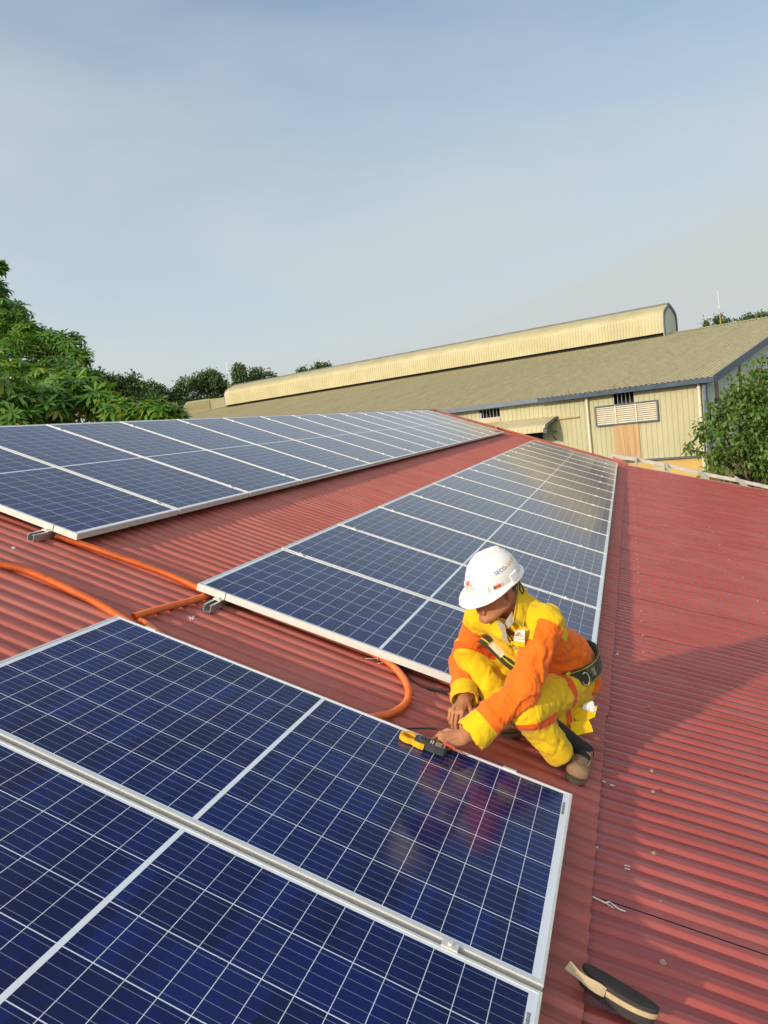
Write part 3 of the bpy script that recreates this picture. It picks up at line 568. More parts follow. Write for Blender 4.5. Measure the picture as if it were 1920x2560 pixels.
# louvred vent
la0, la1, lz0, lz1 = 1.66, 4.08, -1.385, -0.60
lv = MB(); t_ = 0.045
for (x0, x1, z0, z1) in ((la0, la1, lz1 - t_, lz1), (la0, la1, lz0, lz0 + t_), (la0, la0 + t_, lz0 + t_, lz1 - t_), (la1 - t_, la1, lz0 + t_, lz1 - t_)):
    lv.box(WP((x0 + x1) / 2, 0.085, (z0 + z1) / 2), WA * ((x1 - x0) / 2), WG * 0.05, (0, 0, (z1 - z0) / 2))
lvo = lv.build('louvre_vent', M['blue'], shed)
q = MB(); n_ = 9
for k in range(n_):
    z = lz0 + t_ + (k + 0.5) * (lz1 - lz0 - 2 * t_) / n_
    q.box(WP((la0 + la1) / 2, 0.085, z), WA * ((la1 - la0) / 2 - t_), WG * 0.03 + Vector((0, 0, 0.024)), Vector((0, 0, 0.006)))
q.build('slats', M['cream'], lvo)
for a in (la0 + 0.82, la0 + 1.61):
    q = MB(); q.box(WP(a, 0.044, (lz0 + lz1) / 2), WA * 0.025, WG * 0.012, (0, 0, (lz1 - lz0) / 2 - t_)); q.build('mullion', M['cream'], lvo)
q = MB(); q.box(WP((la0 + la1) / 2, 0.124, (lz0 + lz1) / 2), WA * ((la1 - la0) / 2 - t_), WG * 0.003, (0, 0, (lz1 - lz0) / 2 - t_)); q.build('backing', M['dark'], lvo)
mb = MB()
for k in range(5): mb.box(WP(2.44 + 0.196 * (k + .5), 0.112, -2.08), WA * 0.0955, WG * 0.012, (0, 0, 0.69))
mb.build('plywood_patch', M['ply'], shed)
mb = MB(); mb.beam(WP(5.95, 0.09, -0.93), WP(4.75, 0.09, -0.92), 0.05, 0.045); mb.build('batten', M['ply'], shed)
# gable details: bare brown strips and a louvre
gb = mat('brown_strip', (0.24, 0.19, 0.13), 0.8, var=0.15, vscale=4)
for b0_, b1_, z0, z1 in ((1.55, 2.05, -1.15, 0.02), (5.55, 6.0, -1.0, 0.66), (12.0, 12.5, -1.0, 1.6)):
    mb = MB(); mb.box(WP(-0.012, (b0_ + b1_) / 2, (z0 + z1) / 2), WG * ((b1_ - b0_) / 2), WA * 0.006, (0, 0, (z1 - z0) / 2)); mb.build('bare_strip', gb, shed)
gv = MB()
for (x0, x1, z0, z1) in ((1.45, 3.9, -0.86, -0.80), (1.45, 3.9, -1.80, -1.74), (1.45, 1.51, -1.74, -0.86), (3.84, 3.9, -1.74, -0.86)): gv.box(WP(-0.04, (x0 + x1) / 2, (z0 + z1) / 2), WG * ((x1 - x0) / 2), WA * 0.035, (0, 0, (z1 - z0) / 2))
gvo = gv.build('louvre_vent', M['blue'], shed)
q = MB()
for k in range(8): q.box(WP(-0.036, 2.675, -0.93 - k * 0.11), WG * 1.16, WA * 0.02 + Vector((0, 0, 0.02)), (0, 0, 0.008))
q.build('slats', mat('grey_slats', (0.36, 0.37, 0.34), 0.6), gvo)
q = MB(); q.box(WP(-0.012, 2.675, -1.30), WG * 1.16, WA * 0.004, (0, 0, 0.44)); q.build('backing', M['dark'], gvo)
# awning over the far door
aw = MB(); A0, A1 = 5.75, 9.6
prof_ = [(0.12, -0.80), (-0.75, -1.03), (-0.92, -1.09), (-1.02, -1.20), (-1.05, -1.36)]
a = A0; cols = []
while a < A1:
    cols += [(a, 0), (a + 0.13, 0), (a + 0.15, 0.02), (a + 0.18, 0.02)]; a += 0.2
vs = [WP(c_[0], p[0] - (c_[1] if i > 2 else 0), p[1] + (c_[1] if i <= 2 else 0)) for c_ in cols for i, p in enumerate(prof_)]
aw.add(vs, [(i * 5 + j, i * 5 + j + 1, (i + 1) * 5 + j + 1, (i + 1) * 5 + j) for i in range(len(cols) - 1) for j in range(4)])
awn = aw.build('awning', M['monitor'], shed)
q = MB()
for (p0, p1) in zip(prof_[:-1], prof_[1:]): q.beam(WP(A0 - 0.03, p0[0], p0[1] - .04), WP(A0 - 0.03, p1[0], p1[1] - .04), 0.05, 0.16, WA)
q.build('awning_trim', mat('dark_trim', (0.05, 0.065, 0.085), 0.6), awn)
q = MB()
for a in (A0 + .05, A0 + 1.9): q.beam(WP(a, 0.12, -1.42), WP(a, -0.95, -1.30), 0.04, 0.05); q.beam(WP(a, 0.10, -1.75), WP(a, -0.6, -1.32), 0.03, 0.04)
q.build('bracket', M['blue'], awn)
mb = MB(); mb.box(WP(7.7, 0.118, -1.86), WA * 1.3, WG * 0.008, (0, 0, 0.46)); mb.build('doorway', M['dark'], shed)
# broken fascia scraps standing on the gutter
mb = MB()
for a, ln, ti in ((2.6, 0.30, 0.22), (3.3, 0.14, -0.16), (5.0, 0.22, 0.02), (7.2, 0.18, 0.03), (10.3, 0.16, 0.05)): mb.beam(WP(a, -0.13, -0.04), WP(a + ti, -0.15, ln * 0.8), 0.04, 0.03)
mb.build('gutter_strap', mat('rusty_strap', (0.28, 0.17, 0.10), 0.8), shed)
# the ridge vent along the top
def monitor(a0, a1, bc, half, zb, hh, name, pitch=0.197):
    prf = [(-half, 0.22), (-half, 0.22 + hh * 0.42), (-half * 0.985, hh * 0.74), (-half * 0.93, hh * 0.87), (-half * 0.80, hh * 0.97), (-half * 0.62, hh * 1.05), (0, hh * 1.26)]
    prf = prf + [(-x, z) for x, z in reversed(prf[:-1])]; n = len(prf)
    cols = []; a = a0
    while a < a1: cols += [(a, 0), (a + 0.10, 0), (a + 0.13, 0.035), (a + 0.165, 0.035)]; a += pitch
    mb = MB(); vs = []
    for c_ in cols:
        for i, (x, z) in enumerate(prf):
            nx = -1 if i < 3 else (1 if i > n - 4 else 0); nz = 0 if nx else 1
            vs.append(WP(c_[0], bc + x + nx * c_[1], zb + z + nz * c_[1]))
    mb.add(vs, [(i * n + j, i * n + j + 1, (i + 1) * n + j + 1, (i + 1) * n + j) for i in range(len(cols) - 1) for j in range(n - 1)])
    mo = mb.build(name, M['monitor'], shed)
    for e, s in ((a0, -1), (a1, 1)):
        q = MB(); q.prism([WP(e, bc + x, zb + (z if z > 0.23 else 0.0)) for x, z in prf], WA * 0.03); q.build('end_wall', M['clad'] if s > 0 else mat('vent_end', (0.50, 0.52, 0.42), 0.6), mo)
        q = MB(); o1 = [(x * 1.03, z) for x, z in prf]; i1 = [(x * 0.90, max(0.0, z - 0.15)) for x, z in prf]
        for k in range(n - 1): q.prism([WP(e + s * 0.02, bc + p[0], zb + p[1]) for p in (o1[k], o1[k + 1], i1[k + 1], i1[k])], WA * (s * 0.05))
        q.build('end_trim', M['blue'], mo)
    q = MB()
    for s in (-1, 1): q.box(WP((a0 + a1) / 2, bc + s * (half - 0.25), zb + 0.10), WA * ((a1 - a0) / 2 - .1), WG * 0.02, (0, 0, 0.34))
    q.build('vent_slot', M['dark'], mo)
    q = MB(); q.prism([WP(a0, bc - .25, zb + hh * 1.20), WP(a0, bc, zb + hh * 1.29), WP(a0, bc + .25, zb + hh * 1.20), WP(a0, bc + .25, zb + hh * 1.22), WP(a0, bc, zb + hh * 1.30), WP(a0, bc - .25, zb + hh * 1.21)], WA * (a1 - a0)); q.build('vent_capping', M['capgrey'], mo)
monitor(7.05, 47.2, 21.0, 1.35, 19.75 * TS, 1.62, 'ridge_vent')
# a smaller vent farther back, on a lower building
far = thing('vent_house', 'small cream curved roof vent left of the long ridge vent', 'roof vent', tuple(at(497, 1030, 84)))
p0, p1 = at(461, 1034, 84), at(526, 1024, 84); axd = (p1 - p0); axd.z = 0; wlen = axd.length; axd.normalize(); bk = Vector((-axd.y, axd.x, 0))
if bk.dot(CZ) > 0: bk = -bk
mb = MB(); n_ = 26; vs = []
for k in range(n_ + 1):
    for jj in range(4):
        x = wlen * (k + (0, .5, .6, .9)[jj]) / (n_ + 1); rr = 0.05 if jj > 1 else 0
        ed = min(1.0, x / 0.45, ); top = 1.20 - 0.45 * (1 - min(1, x / 0.55)) ** 2 + 0.10 * x / wlen
        vs += [p0 + axd * x - bk * rr + Vector((0, 0, -1.5)), p0 + axd * x - bk * rr + Vector((0, 0, top - .12)), p0 + axd * x + bk * 0.15 + Vector((0, 0, top + rr)), p0 + axd * x + bk * 5 + Vector((0, 0, top + rr))]
m4 = (n_ + 1) * 4
mb.add(vs, [(i * 4 + j, (i + 1) * 4 + j, (i + 1) * 4 + j + 1, i * 4 + j + 1) for i in range(m4 - 1) for j in range(3)])
mb.build('vent_front', M['monitor'], far)
mb = MB(); q0 = p0 + axd * (wlen - .02) + bk * 0.05
mb.prism([q0 + Vector((0, 0, -1.5)), q0 + Vector((0, 0, 1.26)), q0 + axd * 2.6 + bk * 0.6 + Vector((0, 0, 1.30)), q0 + axd * 2.6 + bk * 0.6 + Vector((0, 0, -1.5))], bk * 4); mb.build('vent_side', M['monitor'], far)
mb = MB(); mb.box(q0 + bk * 3 + Vector((0, 0, (GZ - q0.z - 1.4) / 2)), axd * 3, bk * 2.6, (0, 0, (q0.z - 1.4 - GZ) / 2)); mb.build('lower_wall', M['clad'], far)
# lamp on the ochre base wall
lp = at(1645, 1172, 26.6); lamp = thing('wall_lamp', 'small box lamp on a short arm on the ochre wall', 'lamp', tuple(lp))
mb = MB(); mb.box(lp, WA * 0.26, WG * 0.10, (0, 0, 0.075)); mb.build('lamp_case', mat('lamp_case', (0.45, 0.40, 0.24), 0.5), lamp)
mb = MB(); mb.tube([lp + WA * 0.26, lp + WA * 0.62, lp + WA * 1.5 + Vector((0, 0, -.03)), lp + WA * 1.5 + WG * 0.8], 0.022, 8); mb.build('arm', M['cream'], lamp)
# two lightning masts
def mast(px, py0, py1, d, wd, label, c1_, c2_, fr):
    t0, t1 = at(px[0], py0, d), at(px[1], py1, d); o = thing('lightning_mast', label, 'mast', tuple(t1)); mid = t0.lerp(t1, fr)
    MB().tube([mid, t0], wd * 0.55, 6).build('upper_rod', c1_, o); MB().tube([t1 + (t1 - mid) * 0.6, t1, mid], wd, 6).build('lower_pole', c2_, o)
mast((565.5, 571), 905, 972, 77, 0.05, 'thin white and rusty red mast left of the long ridge vent', M['white'], mat('mast_red', (0.30, 0.15, 0.09), 0.6), 0.45)
mast((1794, 1802), 728, 815, 58, 0.026, 'thin mast with a yellow foot above the right roof ridge', M['white'], mat('mast_yellow', (0.55, 0.36, 0.08), 0.6), 0.5)
# ------------------------------------------------------------------ trees
def leaf_mat(name, cols, trans=0.25, rough=0.45, spec=0.4):
    m = bpy.data.materials.new(name); m.use_nodes = True; t = m.node_tree; n = t.nodes; l = t.links.new; b = n['Principled BSDF']
    at_ = n.new('ShaderNodeAttribute'); at_.attribute_name = 'tone'
    rp = n.new('ShaderNodeValToRGB'); e = rp.color_ramp.elements
    e[0].position = 0.0; e[0].color = (*cols[0], 1); e[1].position = 1.0; e[1].color = (*cols[-1], 1)
    for i, c in enumerate(cols[1:-1]): k = e.new((i + 1) / (len(cols) - 1)); k.color = (*c, 1)
    l(at_.outputs['Fac'], rp.inputs[0]); l(rp.outputs[0], b.inputs['Base Color']); b.inputs['Roughness'].default_value = rough; b.inputs['Specular IOR Level'].default_value = spec
    tr = n.new('ShaderNodeBsdfTranslucent'); mxs = n.new('ShaderNodeMixShader'); mxs.inputs[0].default_value = trans
    mu = n.new('ShaderNodeMix'); mu.data_type = 'RGBA'; mu.blend_type = 'MULTIPLY'; mu.inputs['Factor'].default_value = 1; mu.inputs['B'].default_value = (1.3, 1.35, 0.5, 1); l(rp.outputs[0], mu.inputs['A']); l(mu.outputs['Result'], tr.inputs['Color'])
    l(b.outputs[0], mxs.inputs[1]); l(tr.outputs[0], mxs.inputs[2]); l(mxs.outputs[0], n['Material Output'].inputs['Surface'])
    return m
def foliage(name, P, D, UPV, S, tone, tmpl, tfaces, mt, parent):
    """many copies of one leaf template in one mesh; P points, D leaf directions, UPV leaf normals, S sizes"""
    n = len(P); D = D / np.linalg.norm(D, axis=1, keepdims=True); B = np.cross(UPV, D); B /= np.maximum(1e-6, np.linalg.norm(B, axis=1, keepdims=True)); Nn = np.cross(D, B)
    T = np.array(tmpl, float); k = len(T)
    vs = P[:, None, :] + S[:, None, None] * (T[None, :, 0, None] * D[:, None, :] + T[None, :, 1, None] * B[:, None, :] + T[None, :, 2, None] * Nn[:, None, :])
    vs = vs.reshape(-1, 3) - np.array(parent.location)
    tf = np.array(tfaces); fs = (np.arange(n)[:, None, None] * k + tf[None]).reshape(-1, tf.shape[1])
    me = bpy.data.meshes.new(name); me.vertices.add(len(vs)); me.vertices.foreach_set('co', vs.ravel()); me.loops.add(fs.size); me.loops.foreach_set('vertex_index', fs.ravel().astype(np.int32))
    me.polygons.add(len(fs)); me.polygons.foreach_set('loop_start', (np.arange(len(fs)) * tf.shape[1]).astype(np.int32)); me.polygons.foreach_set('use_smooth', np.ones(len(fs), bool))
    me.update(calc_edges=True); a = me.attributes.new('tone', 'FLOAT', 'POINT'); a.data.foreach_set('value', np.repeat(np.clip(tone, 0, 1), k).astype(np.float32))
    me.materials.append(mt); o = bpy.data.objects.new(name, me); COL.objects.link(o); o.parent = parent; return o
LEAF = [(0, 0, 0), (0.30, -0.085, 0.02), (0.68, -0.125, -0.01), (1.0, 0, -0.16), (0.68, 0.125, -0.01), (0.30, 0.085, 0.02), (0.33, 0, -0.015), (0.70, 0, -0.055)]
LFAC = [(0, 1, 6, 6), (1, 2, 7, 6), (2, 3, 7, 7), (7, 3, 4, 4), (6, 7, 4, 5), (0, 6, 5, 5)]
LF = [(0, 1, 6), (1, 2, 7), (1, 7, 6), (2, 3, 7), (7, 3, 4), (6, 7, 4), (6, 4, 5), (0, 6, 5)]
WIDE = [(0, 0, 0), (0.22, -0.26, 0.03), (0.58, -0.24, -0.02), (1.0, 0, -0.22), (0.58, 0.24, -0.02), (0.22, 0.26, 0.03), (0.3, 0, -0.05), (0.65, 0, -0.11)]
QUAD = [(0, 0, 0), (0.5, -0.28, 0.03), (1.0, 0, -0.10), (0.5, 0.28, 0.03)]; QF = [(0, 1, 2), (0, 2, 3)]
bark = mat('bark', (0.10, 0.075, 0.05), 0.9, var=0.25, vscale=12)
def trunk(parent, base, top, r0, targets, rg):
    mb = MB(); base, top = Vector(base), Vector(top); p = smooth_path([base, base.lerp(top, 0.4) + Vector(rg.normal(0, .12, 3)), top], 0.35)
    mb.tube(p, list(np.linspace(r0, r0 * 0.55, len(p))), 9)
    for t in targets:
        t = Vector(t); s = base.lerp(top, 0.55 + 0.45 * rg.random()); mid = s.lerp(t, 0.5) + Vector((0, 0, 0.12 * (t - s).length)); q = smooth_path([s, mid, t], 0.25)
        mb.tube(q, list(np.linspace(r0 * 0.38, 0.018, len(q))), 6)
    return mb.build('trunk', bark, parent)
# the near tree at the left, leaves in whorls
rg = np.random.default_rng(21)
blobs = [(-105, 824, 168, 13.2), (8, 806, 70, 12.2), (76, 848, 50, 12.0), (120, 860, 40, 11.8), (172, 862, 38, 11.6), (198, 893, 24, 11.4), (40, 930, 110, 11.4), (140, 950, 70, 10.8), (205, 962, 48, 10.4), (160, 1000, 80, 10.0), (250, 1008, 40, 9.8), (300, 1032, 36, 9.5), (355, 1042, 34, 9.3), (395, 1030, 34, 9.1), (430, 1048, 26, 9.2), (90, 1040, 85, 9.5), (-20, 1010, 110, 9.2), (-4, 668, 8, 12.2), (-42, 738, 60, 12.4), (30, 1055, 50, 8.9)]
tb = at(-40, 1500, 12.2); tb.z = GZ
tree = thing('umbrella_leaf_tree', 'big near tree with whorls of long glossy leaves rising behind the upper panels', 'tree', tuple(tb))
Pw, Dw, Uw, Sw, Tw = [], [], [], [], []
for (px, py, r, d) in blobs:
    c = np.array(at(px, py, d)); rad = r * d / F_PX; nW = int(40 + 430 * rad ** 2)
    for k in range(nW):
        dv = rg.normal(0, 1, 3); dv /= np.linalg.norm(dv); dv[2] = dv[2] * 0.9 + 0.12
        p = c + dv * rad * (0.45 + 0.55 * rg.random() ** 0.5) * np.array([1, 1, 0.85])
        ax = dv * 0.7 + np.array([0, 0, 0.75]) + rg.normal(0, 0.25, 3); ax /= np.linalg.norm(ax)
        e1 = np.cross(ax, [0.3, 0.5, 0.8]); e1 /= np.linalg.norm(e1); e2 = np.cross(ax, e1)
        nl = rg.integers(6, 9); ph = rg.random() * 6.28; sz = (0.125 + 0.06 * rg.random()) * (1.0 if d > 10.6 else 1.22); tn = np.clip(rg.beta(2, 3.2), 0, 1) * 0.8 + (0.25 if rg.random() < 0.10 else 0)
        dr = rg.uniform(-0.25, 0.45)
        for j in range(nl):
            a = ph + 6.283 * j / nl + rg.normal(0, 0.12); rd = e1 * math.cos(a) + e2 * math.sin(a)
            dd = rd + ax * (dr + rg.normal(0, 0.12)) - np.array([0, 0, 0.16])
            Pw.append(p); Dw.append(dd); Uw.append(ax + rg.normal(0, .1, 3)); Sw.append(sz * rg.uniform(0.8, 1.12)); Tw.append(tn + rg.normal(0, 0.08) + (0.35 if rg.random() < 0.03 else 0))
lm1 = leaf_mat('glossy_green_leaf', [(0.036, 0.120, 0.012), (0.080, 0.205, 0.020), (0.14, 0.28, 0.030), (0.27, 0.30, 0.04), (0.42, 0.27, 0.07)], 0.28, 0.35, 0.5)
foliage('crown', np.array(Pw), np.array(Dw), np.array(Uw), np.array(Sw), np.array(Tw), LEAF, LF, lm1, tree)
trunk(tree, tb, at(-30, 980, 12.0), 0.22, [at(x, y, d + .5) for x, y, r, d in blobs[:8]], rg)
# the broad leaved tree at the right, before the shed corner
def broad_tree(name, label, blobs, base, top, size, dens, seed, mt, tmpl, group=None, cat='tree', low=0.45, r0=0.16):
    rg = np.random.default_rng(seed); t = thing(name, label, cat, tuple(base), group); P, D_, U_, S, T = [], [], [], [], []
    for (px, py, r, d) in blobs:
        c = np.array(at(px, py, d)); rad = r * d / F_PX; nl = max(8, int(dens * rad ** 2))
        dv = rg.normal(0, 1, (nl, 3)); dv /= np.linalg.norm(dv, axis=1, keepdims=True); f = low + (1 - low) * rg.random((nl, 1)) ** 0.6
        # twigs: leaves hang in small sprays
        P.append(c + dv * rad * f + rg.normal(0, size * 0.45, (nl, 3))); D_.append(dv * 0.5 + rg.normal(0, 0.55, (nl, 3)) - np.array([0, 0, 0.45])); U_.append(dv * 0.5 + np.array([0, 0, 0.9]) + rg.normal(0, .3, (nl, 3)))
        S.append(size * rg.uniform(0.65, 1.25, nl)); T.append(np.clip(rg.beta(2.2, 3, nl), 0, 1) + rg.normal(0, .12))
    P, D_, U_, S, T = map(np.concatenate, (P, D_, U_, S, T)); foliage('crown', P, D_, U_, S, T, tmpl, QF if tmpl is QUAD else LF, mt, t)
    trunk(t, base, top, r0, [at(x, y, d) for x, y, r, d in blobs[::max(1, len(blobs) // 12)]], rg); return t
lm2 = leaf_mat('mid_green_leaf', [(0.040, 0.090, 0.016), (0.085, 0.16, 0.025), (0.14, 0.23, 0.04), (0.22, 0.26, 0.06)], 0.25, 0.5, 0.35)
b2 = [(1902, 895, 22, 21.5), (1885, 925, 22, 21.4), (1920, 935, 45, 21.6), (1870, 965, 32, 21.2), (1900, 990, 60, 21), (1835, 985, 28, 21.2), (1780, 1006, 14, 21.2), (1800, 1022, 26, 21), (1850, 1030, 55, 20.6), (1925, 1050, 70, 20.6), (1775, 1050, 20, 21), (1762, 1062, 22, 20.9), (1805, 1075, 40, 20.6), (1740, 1088, 18, 20.8), (1770, 1100, 30, 20.5), (1712, 1120, 11, 20.8), (1735, 1122, 20, 20.6), (1765, 1138, 30, 20.3), (1860, 1095, 55, 20.2), (1820, 1125, 45, 20.1), (1920, 1110, 60, 20.1), (1800, 1165, 26, 20.2), (1875, 1150, 38, 20.0), (1930, 1165, 42, 20), (1762, 1172, 12, 20.2), (1835, 1175, 18, 20.1), (1900, 1180, 22, 20)]
bb = at(1880, 1500, 21); bb.z = GZ
rq = np.random.default_rng(77)
b2 = [(x + rq.normal(0, r * 0.5), y + abs(rq.normal(0, r * 0.42)) - r * 0.1 if y < 1010 else y + rq.normal(0, r * 0.45), r * rq.uniform(0.22, 0.5), d + rq.normal(0, 0.25)) for x, y, r, d in b2 for _k in range(max(3, int(r / 5)))]
broad_tree('broad_leaf_tree', 'leafy green tree standing before the right corner of the yellow shed', b2, bb, at(1880, 1080, 20.9), 0.140, 1150, 5, lm2, WIDE, low=0.35)
# trees beyond the sheds, each on its own
lm3 = leaf_mat('dark_far_leaf', [(0.045, 0.080, 0.030), (0.075, 0.125, 0.042), (0.105, 0.16, 0.055), (0.14, 0.19, 0.065)], 0.15, 0.7, 0.2)
def far_tree(lobes, d, seed, label, size=0.36, dens=420):
    px = sum(l_[0] for l_ in lobes) / len(lobes); b = at(px, 1100, d); b.z = GZ; tp = at(px, max(l_[1] for l_ in lobes) + 5, d)
    rg = np.random.default_rng(seed); bl = []
    for (x, y, r) in lobes:
        bl.append((x, y, r * 0.8, d + rg.normal(0, 1)))
        for k in range(7):
            a = rg.uniform(0, 6.28); bl.append((x + math.cos(a) * r * 0.62, y + math.sin(a) * r * 0.55, r * rg.uniform(0.26, 0.46), d + rg.normal(0, r * d / F_PX * 0.5)))
    broad_tree('distant_tree', label, bl, b, tp, size, dens, seed, lm3, QUAD, 'trees along the horizon', 'tree', 0.45, 0.3)
far_tree([(232, 945, 26), (262, 958, 34), (240, 1000, 50)], 72, 31, 'distant tree directly behind the near whorl leaved tree')
far_tree([(300, 968, 32), (335, 962, 30), (320, 1005, 50)], 74, 32, 'distant tree with a rounded crown right of the whorl leaved tree')
far_tree([(372, 975, 30), (398, 985, 26), (385, 1020, 45)], 98, 33, 'distant tree standing lowest in the gap of the treeline')
far_tree([(440, 985, 26), (462, 962, 24), (450, 1010, 40), (415, 1005, 30)], 100, 34, 'distant tree rising behind the small cream vent')
far_tree([(498, 952, 27), (530, 950, 30), (552, 968, 22), (520, 990, 50)], 102, 35, 'distant tree left of the thin red mast')
far_tree([(597, 930, 22), (612, 955, 26), (590, 968, 18)], 88, 36, 'distant upright tree just right of the thin red mast', 0.36, 420)
far_tree([(640, 935, 22), (668, 945, 24), (690, 955, 16), (648, 965, 20)], 90, 37, 'distant spreading tree over the left end of the ridge vent', 0.36, 420)
far_tree([(757, 929, 14), (768, 938, 10)], 95, 38, 'small distant treetop peeping over the ridge vent', 0.36, 420)
far_tree([(800, 920, 16), (820, 922, 15), (785, 928, 12)], 95, 39, 'wider distant treetop peeping over the ridge vent', 0.36, 420)
far_tree([(1765, 808, 10), (1800, 800, 18), (1822, 806, 12)], 80, 40, 'distant treetop beside the mast with the yellow foot', 0.30, 480)
far_tree([(1872, 797, 16), (1900, 795, 18), (1935, 796, 20), (1850, 806, 10)], 80, 41, 'distant treetops at the right picture edge above the roof', 0.30, 480)
# undergrowth at the foot of the shed
lm4 = leaf_mat('dull_weed_leaf', [(0.035, 0.05, 0.02), (0.06, 0.08, 0.03), (0.10, 0.11, 0.05)], 0.2, 0.7, 0.2)
for k, (x, y, r, la) in enumerate(((1835, 1205, 30, 'dull green bush low beside the ochre wall'), (1900, 1205, 32, 'dull bush below the broad leaved tree at the edge'), (1800, 1215, 18, 'low weed clump showing between the roof frame bars'))):
    b = at(x, y, 25.0); b.z = GZ
    broad_tree('bush', la, [(x, y, r, 25), (x - r * .6, y + 12, r * .7, 25.2), (x + r * .6, y + 10, r * .7, 24.8), (x, y + 40, r, 25), (x + r * .5, y + 75, r, 25)], b, at(x, y + 30, 25), 0.14, 380, 50 + k, lm4, WIDE, 'bushes at the foot of the shed', 'bush', 0.3, 0.06)
# ------------------------------------------------------------------ the worker
def vv(p): return np.array(p, float)
def cone(a, b, ra, rb, flat=None):
    """round cone field; flat = (axis, factor) squeezes the section along axis"""
    a, b = vv(a), vv(b); d = b - a; L2 = max(1e-9, d @ d)
    def f(P):
        w = P - a; t = np.clip((w @ d) / L2, 0, 1); q = w - t[..., None] * d
        if flat is not None:
            ax = vv(flat[0]); ax = ax / np.linalg.norm(ax); q = q + ax * ((q @ ax) * (1 / flat[1] - 1))[..., None]
        return np.sqrt((q * q).sum(-1)) - (ra + (rb - ra) * t)
    r = max(ra, rb) * 1.05; f.lo = np.minimum(a, b) - r; f.hi = np.maximum(a, b) + r; return f
def ell(c, axes, rad):
    c = vv(c); A = np.array([vv(x) / np.linalg.norm(vv(x)) for x in axes]); r = vv(rad)
    def f(P):
        q = (P - c) @ A.T; k = np.sqrt(((q / r) ** 2).sum(-1)); k2 = np.sqrt(((q / (r * r)) ** 2).sum(-1))
        return k * (k - 1) / np.maximum(k2, 1e-6)
    m = np.abs(A.T) @ r; f.lo = c - m; f.hi = c + m; return f
def smin(a, b, k):
    h = np.clip(0.5 + 0.5 * (b - a) / k, 0, 1); return b + (a - b) * h - k * h * (1 - h)
def field(items):
    """items: (function, blend, op) op 1 add, -1 cut"""
    def F(P):
        v = None
        for f, k, op in items:
            d = f(P)
            if v is None: v = d
            elif op > 0: v = smin(v, d, k)
            else: v = -smin(-v, d, k)
        return v
    F.lo = np.min([f.lo for f, k, o in items if o > 0], axis=0); F.hi = np.max([f.hi for f, k, o in items if o > 0], axis=0); return F
def nets(F, h, lo=None, hi=None):
    """surface nets of the zero level of F on a grid of step h"""
    lo = (F.lo if lo is None else vv(lo)) - 3 * h; hi = (F.hi if hi is None else vv(hi)) + 3 * h
    n = np.ceil((hi - lo) / h).astype(int) + 1; xs = [lo[i] + h * np.arange(n[i]) for i in range(3)]
    val = np.empty(n, np.float32)
    for i in range(0, n[0], 16):
        G = np.stack(np.meshgrid(xs[0][i:i + 16], xs[1], xs[2], indexing='ij'), -1); val[i:i + 16] = F(G.reshape(-1, 3)).reshape(G.shape[:3])
    neg = val < 0; c = n - 1; corners = [(i, j, k) for i in (0, 1) for j in (0, 1) for k in (0, 1)]
    sl_ = lambda a, o: a[o[0]:o[0] + c[0], o[1]:o[1] + c[1], o[2]:o[2] + c[2]]
    cnt = sum(sl_(neg, o).astype(np.int8) for o in corners); act = (cnt > 0) & (cnt < 8); idx = np.argwhere(act)
    vid = -np.ones(c, np.int64); vid[act] = np.arange(len(idx)); acc = np.zeros((len(idx), 3)); num = np.zeros(len(idx))
    for a in range(8):
        for b in range(a + 1, 8):
            oa, ob = np.array(corners[a]), np.array(corners[b])
            if np.abs(oa - ob).sum() != 1: continue
            va = val[tuple((idx + oa).T)]; vb = val[tuple((idx + ob).T)]; m = (va < 0) != (vb < 0); t = np.where(m, va / np.where(m, va - vb, 1), 0)
            acc += np.where(m[:, None], oa + t[:, None] * (ob - oa), 0); num += m
    pts = lo + h * (idx + acc / num[:, None]); faces = []
    for ax in range(3):
        u, w = (ax + 1) % 3, (ax + 2) % 3; A = neg.take(range(n[ax] - 1), ax); B = neg.take(range(1, n[ax]), ax); e = np.argwhere(A != B)
        e = e[(e[:, u] > 0) & (e[:, w] > 0) & (e[:, u] < c[u]) & (e[:, w] < c[w])]; fl = neg[tuple(e.T)]; q = []
        for du, dw in ((0, 0), (1, 0), (1, 1), (0, 1)):
            g_ = e.copy(); g_[:, u] -= du; g_[:, w] -= dw; q.append(vid[tuple(g_.T)])
        q = np.stack(q, 1); q[~fl] = q[~fl][:, ::-1]; faces.append(q)
    return pts, np.concatenate(faces)
def relax(p, f, it=2, lam=0.5):
    e = np.concatenate([f[:, [0, 1]], f[:, [1, 2]], f[:, [2, 3]], f[:, [3, 0]]]); e = np.concatenate([e, e[:, ::-1]])
    for _ in range(it):
        s = np.zeros_like(p); np.add.at(s, e[:, 0], p[e[:, 1]]); n_ = np.bincount(e[:, 0], minlength=len(p))[:, None]; p = p + lam * (s / np.maximum(n_, 1) - p)
    return p
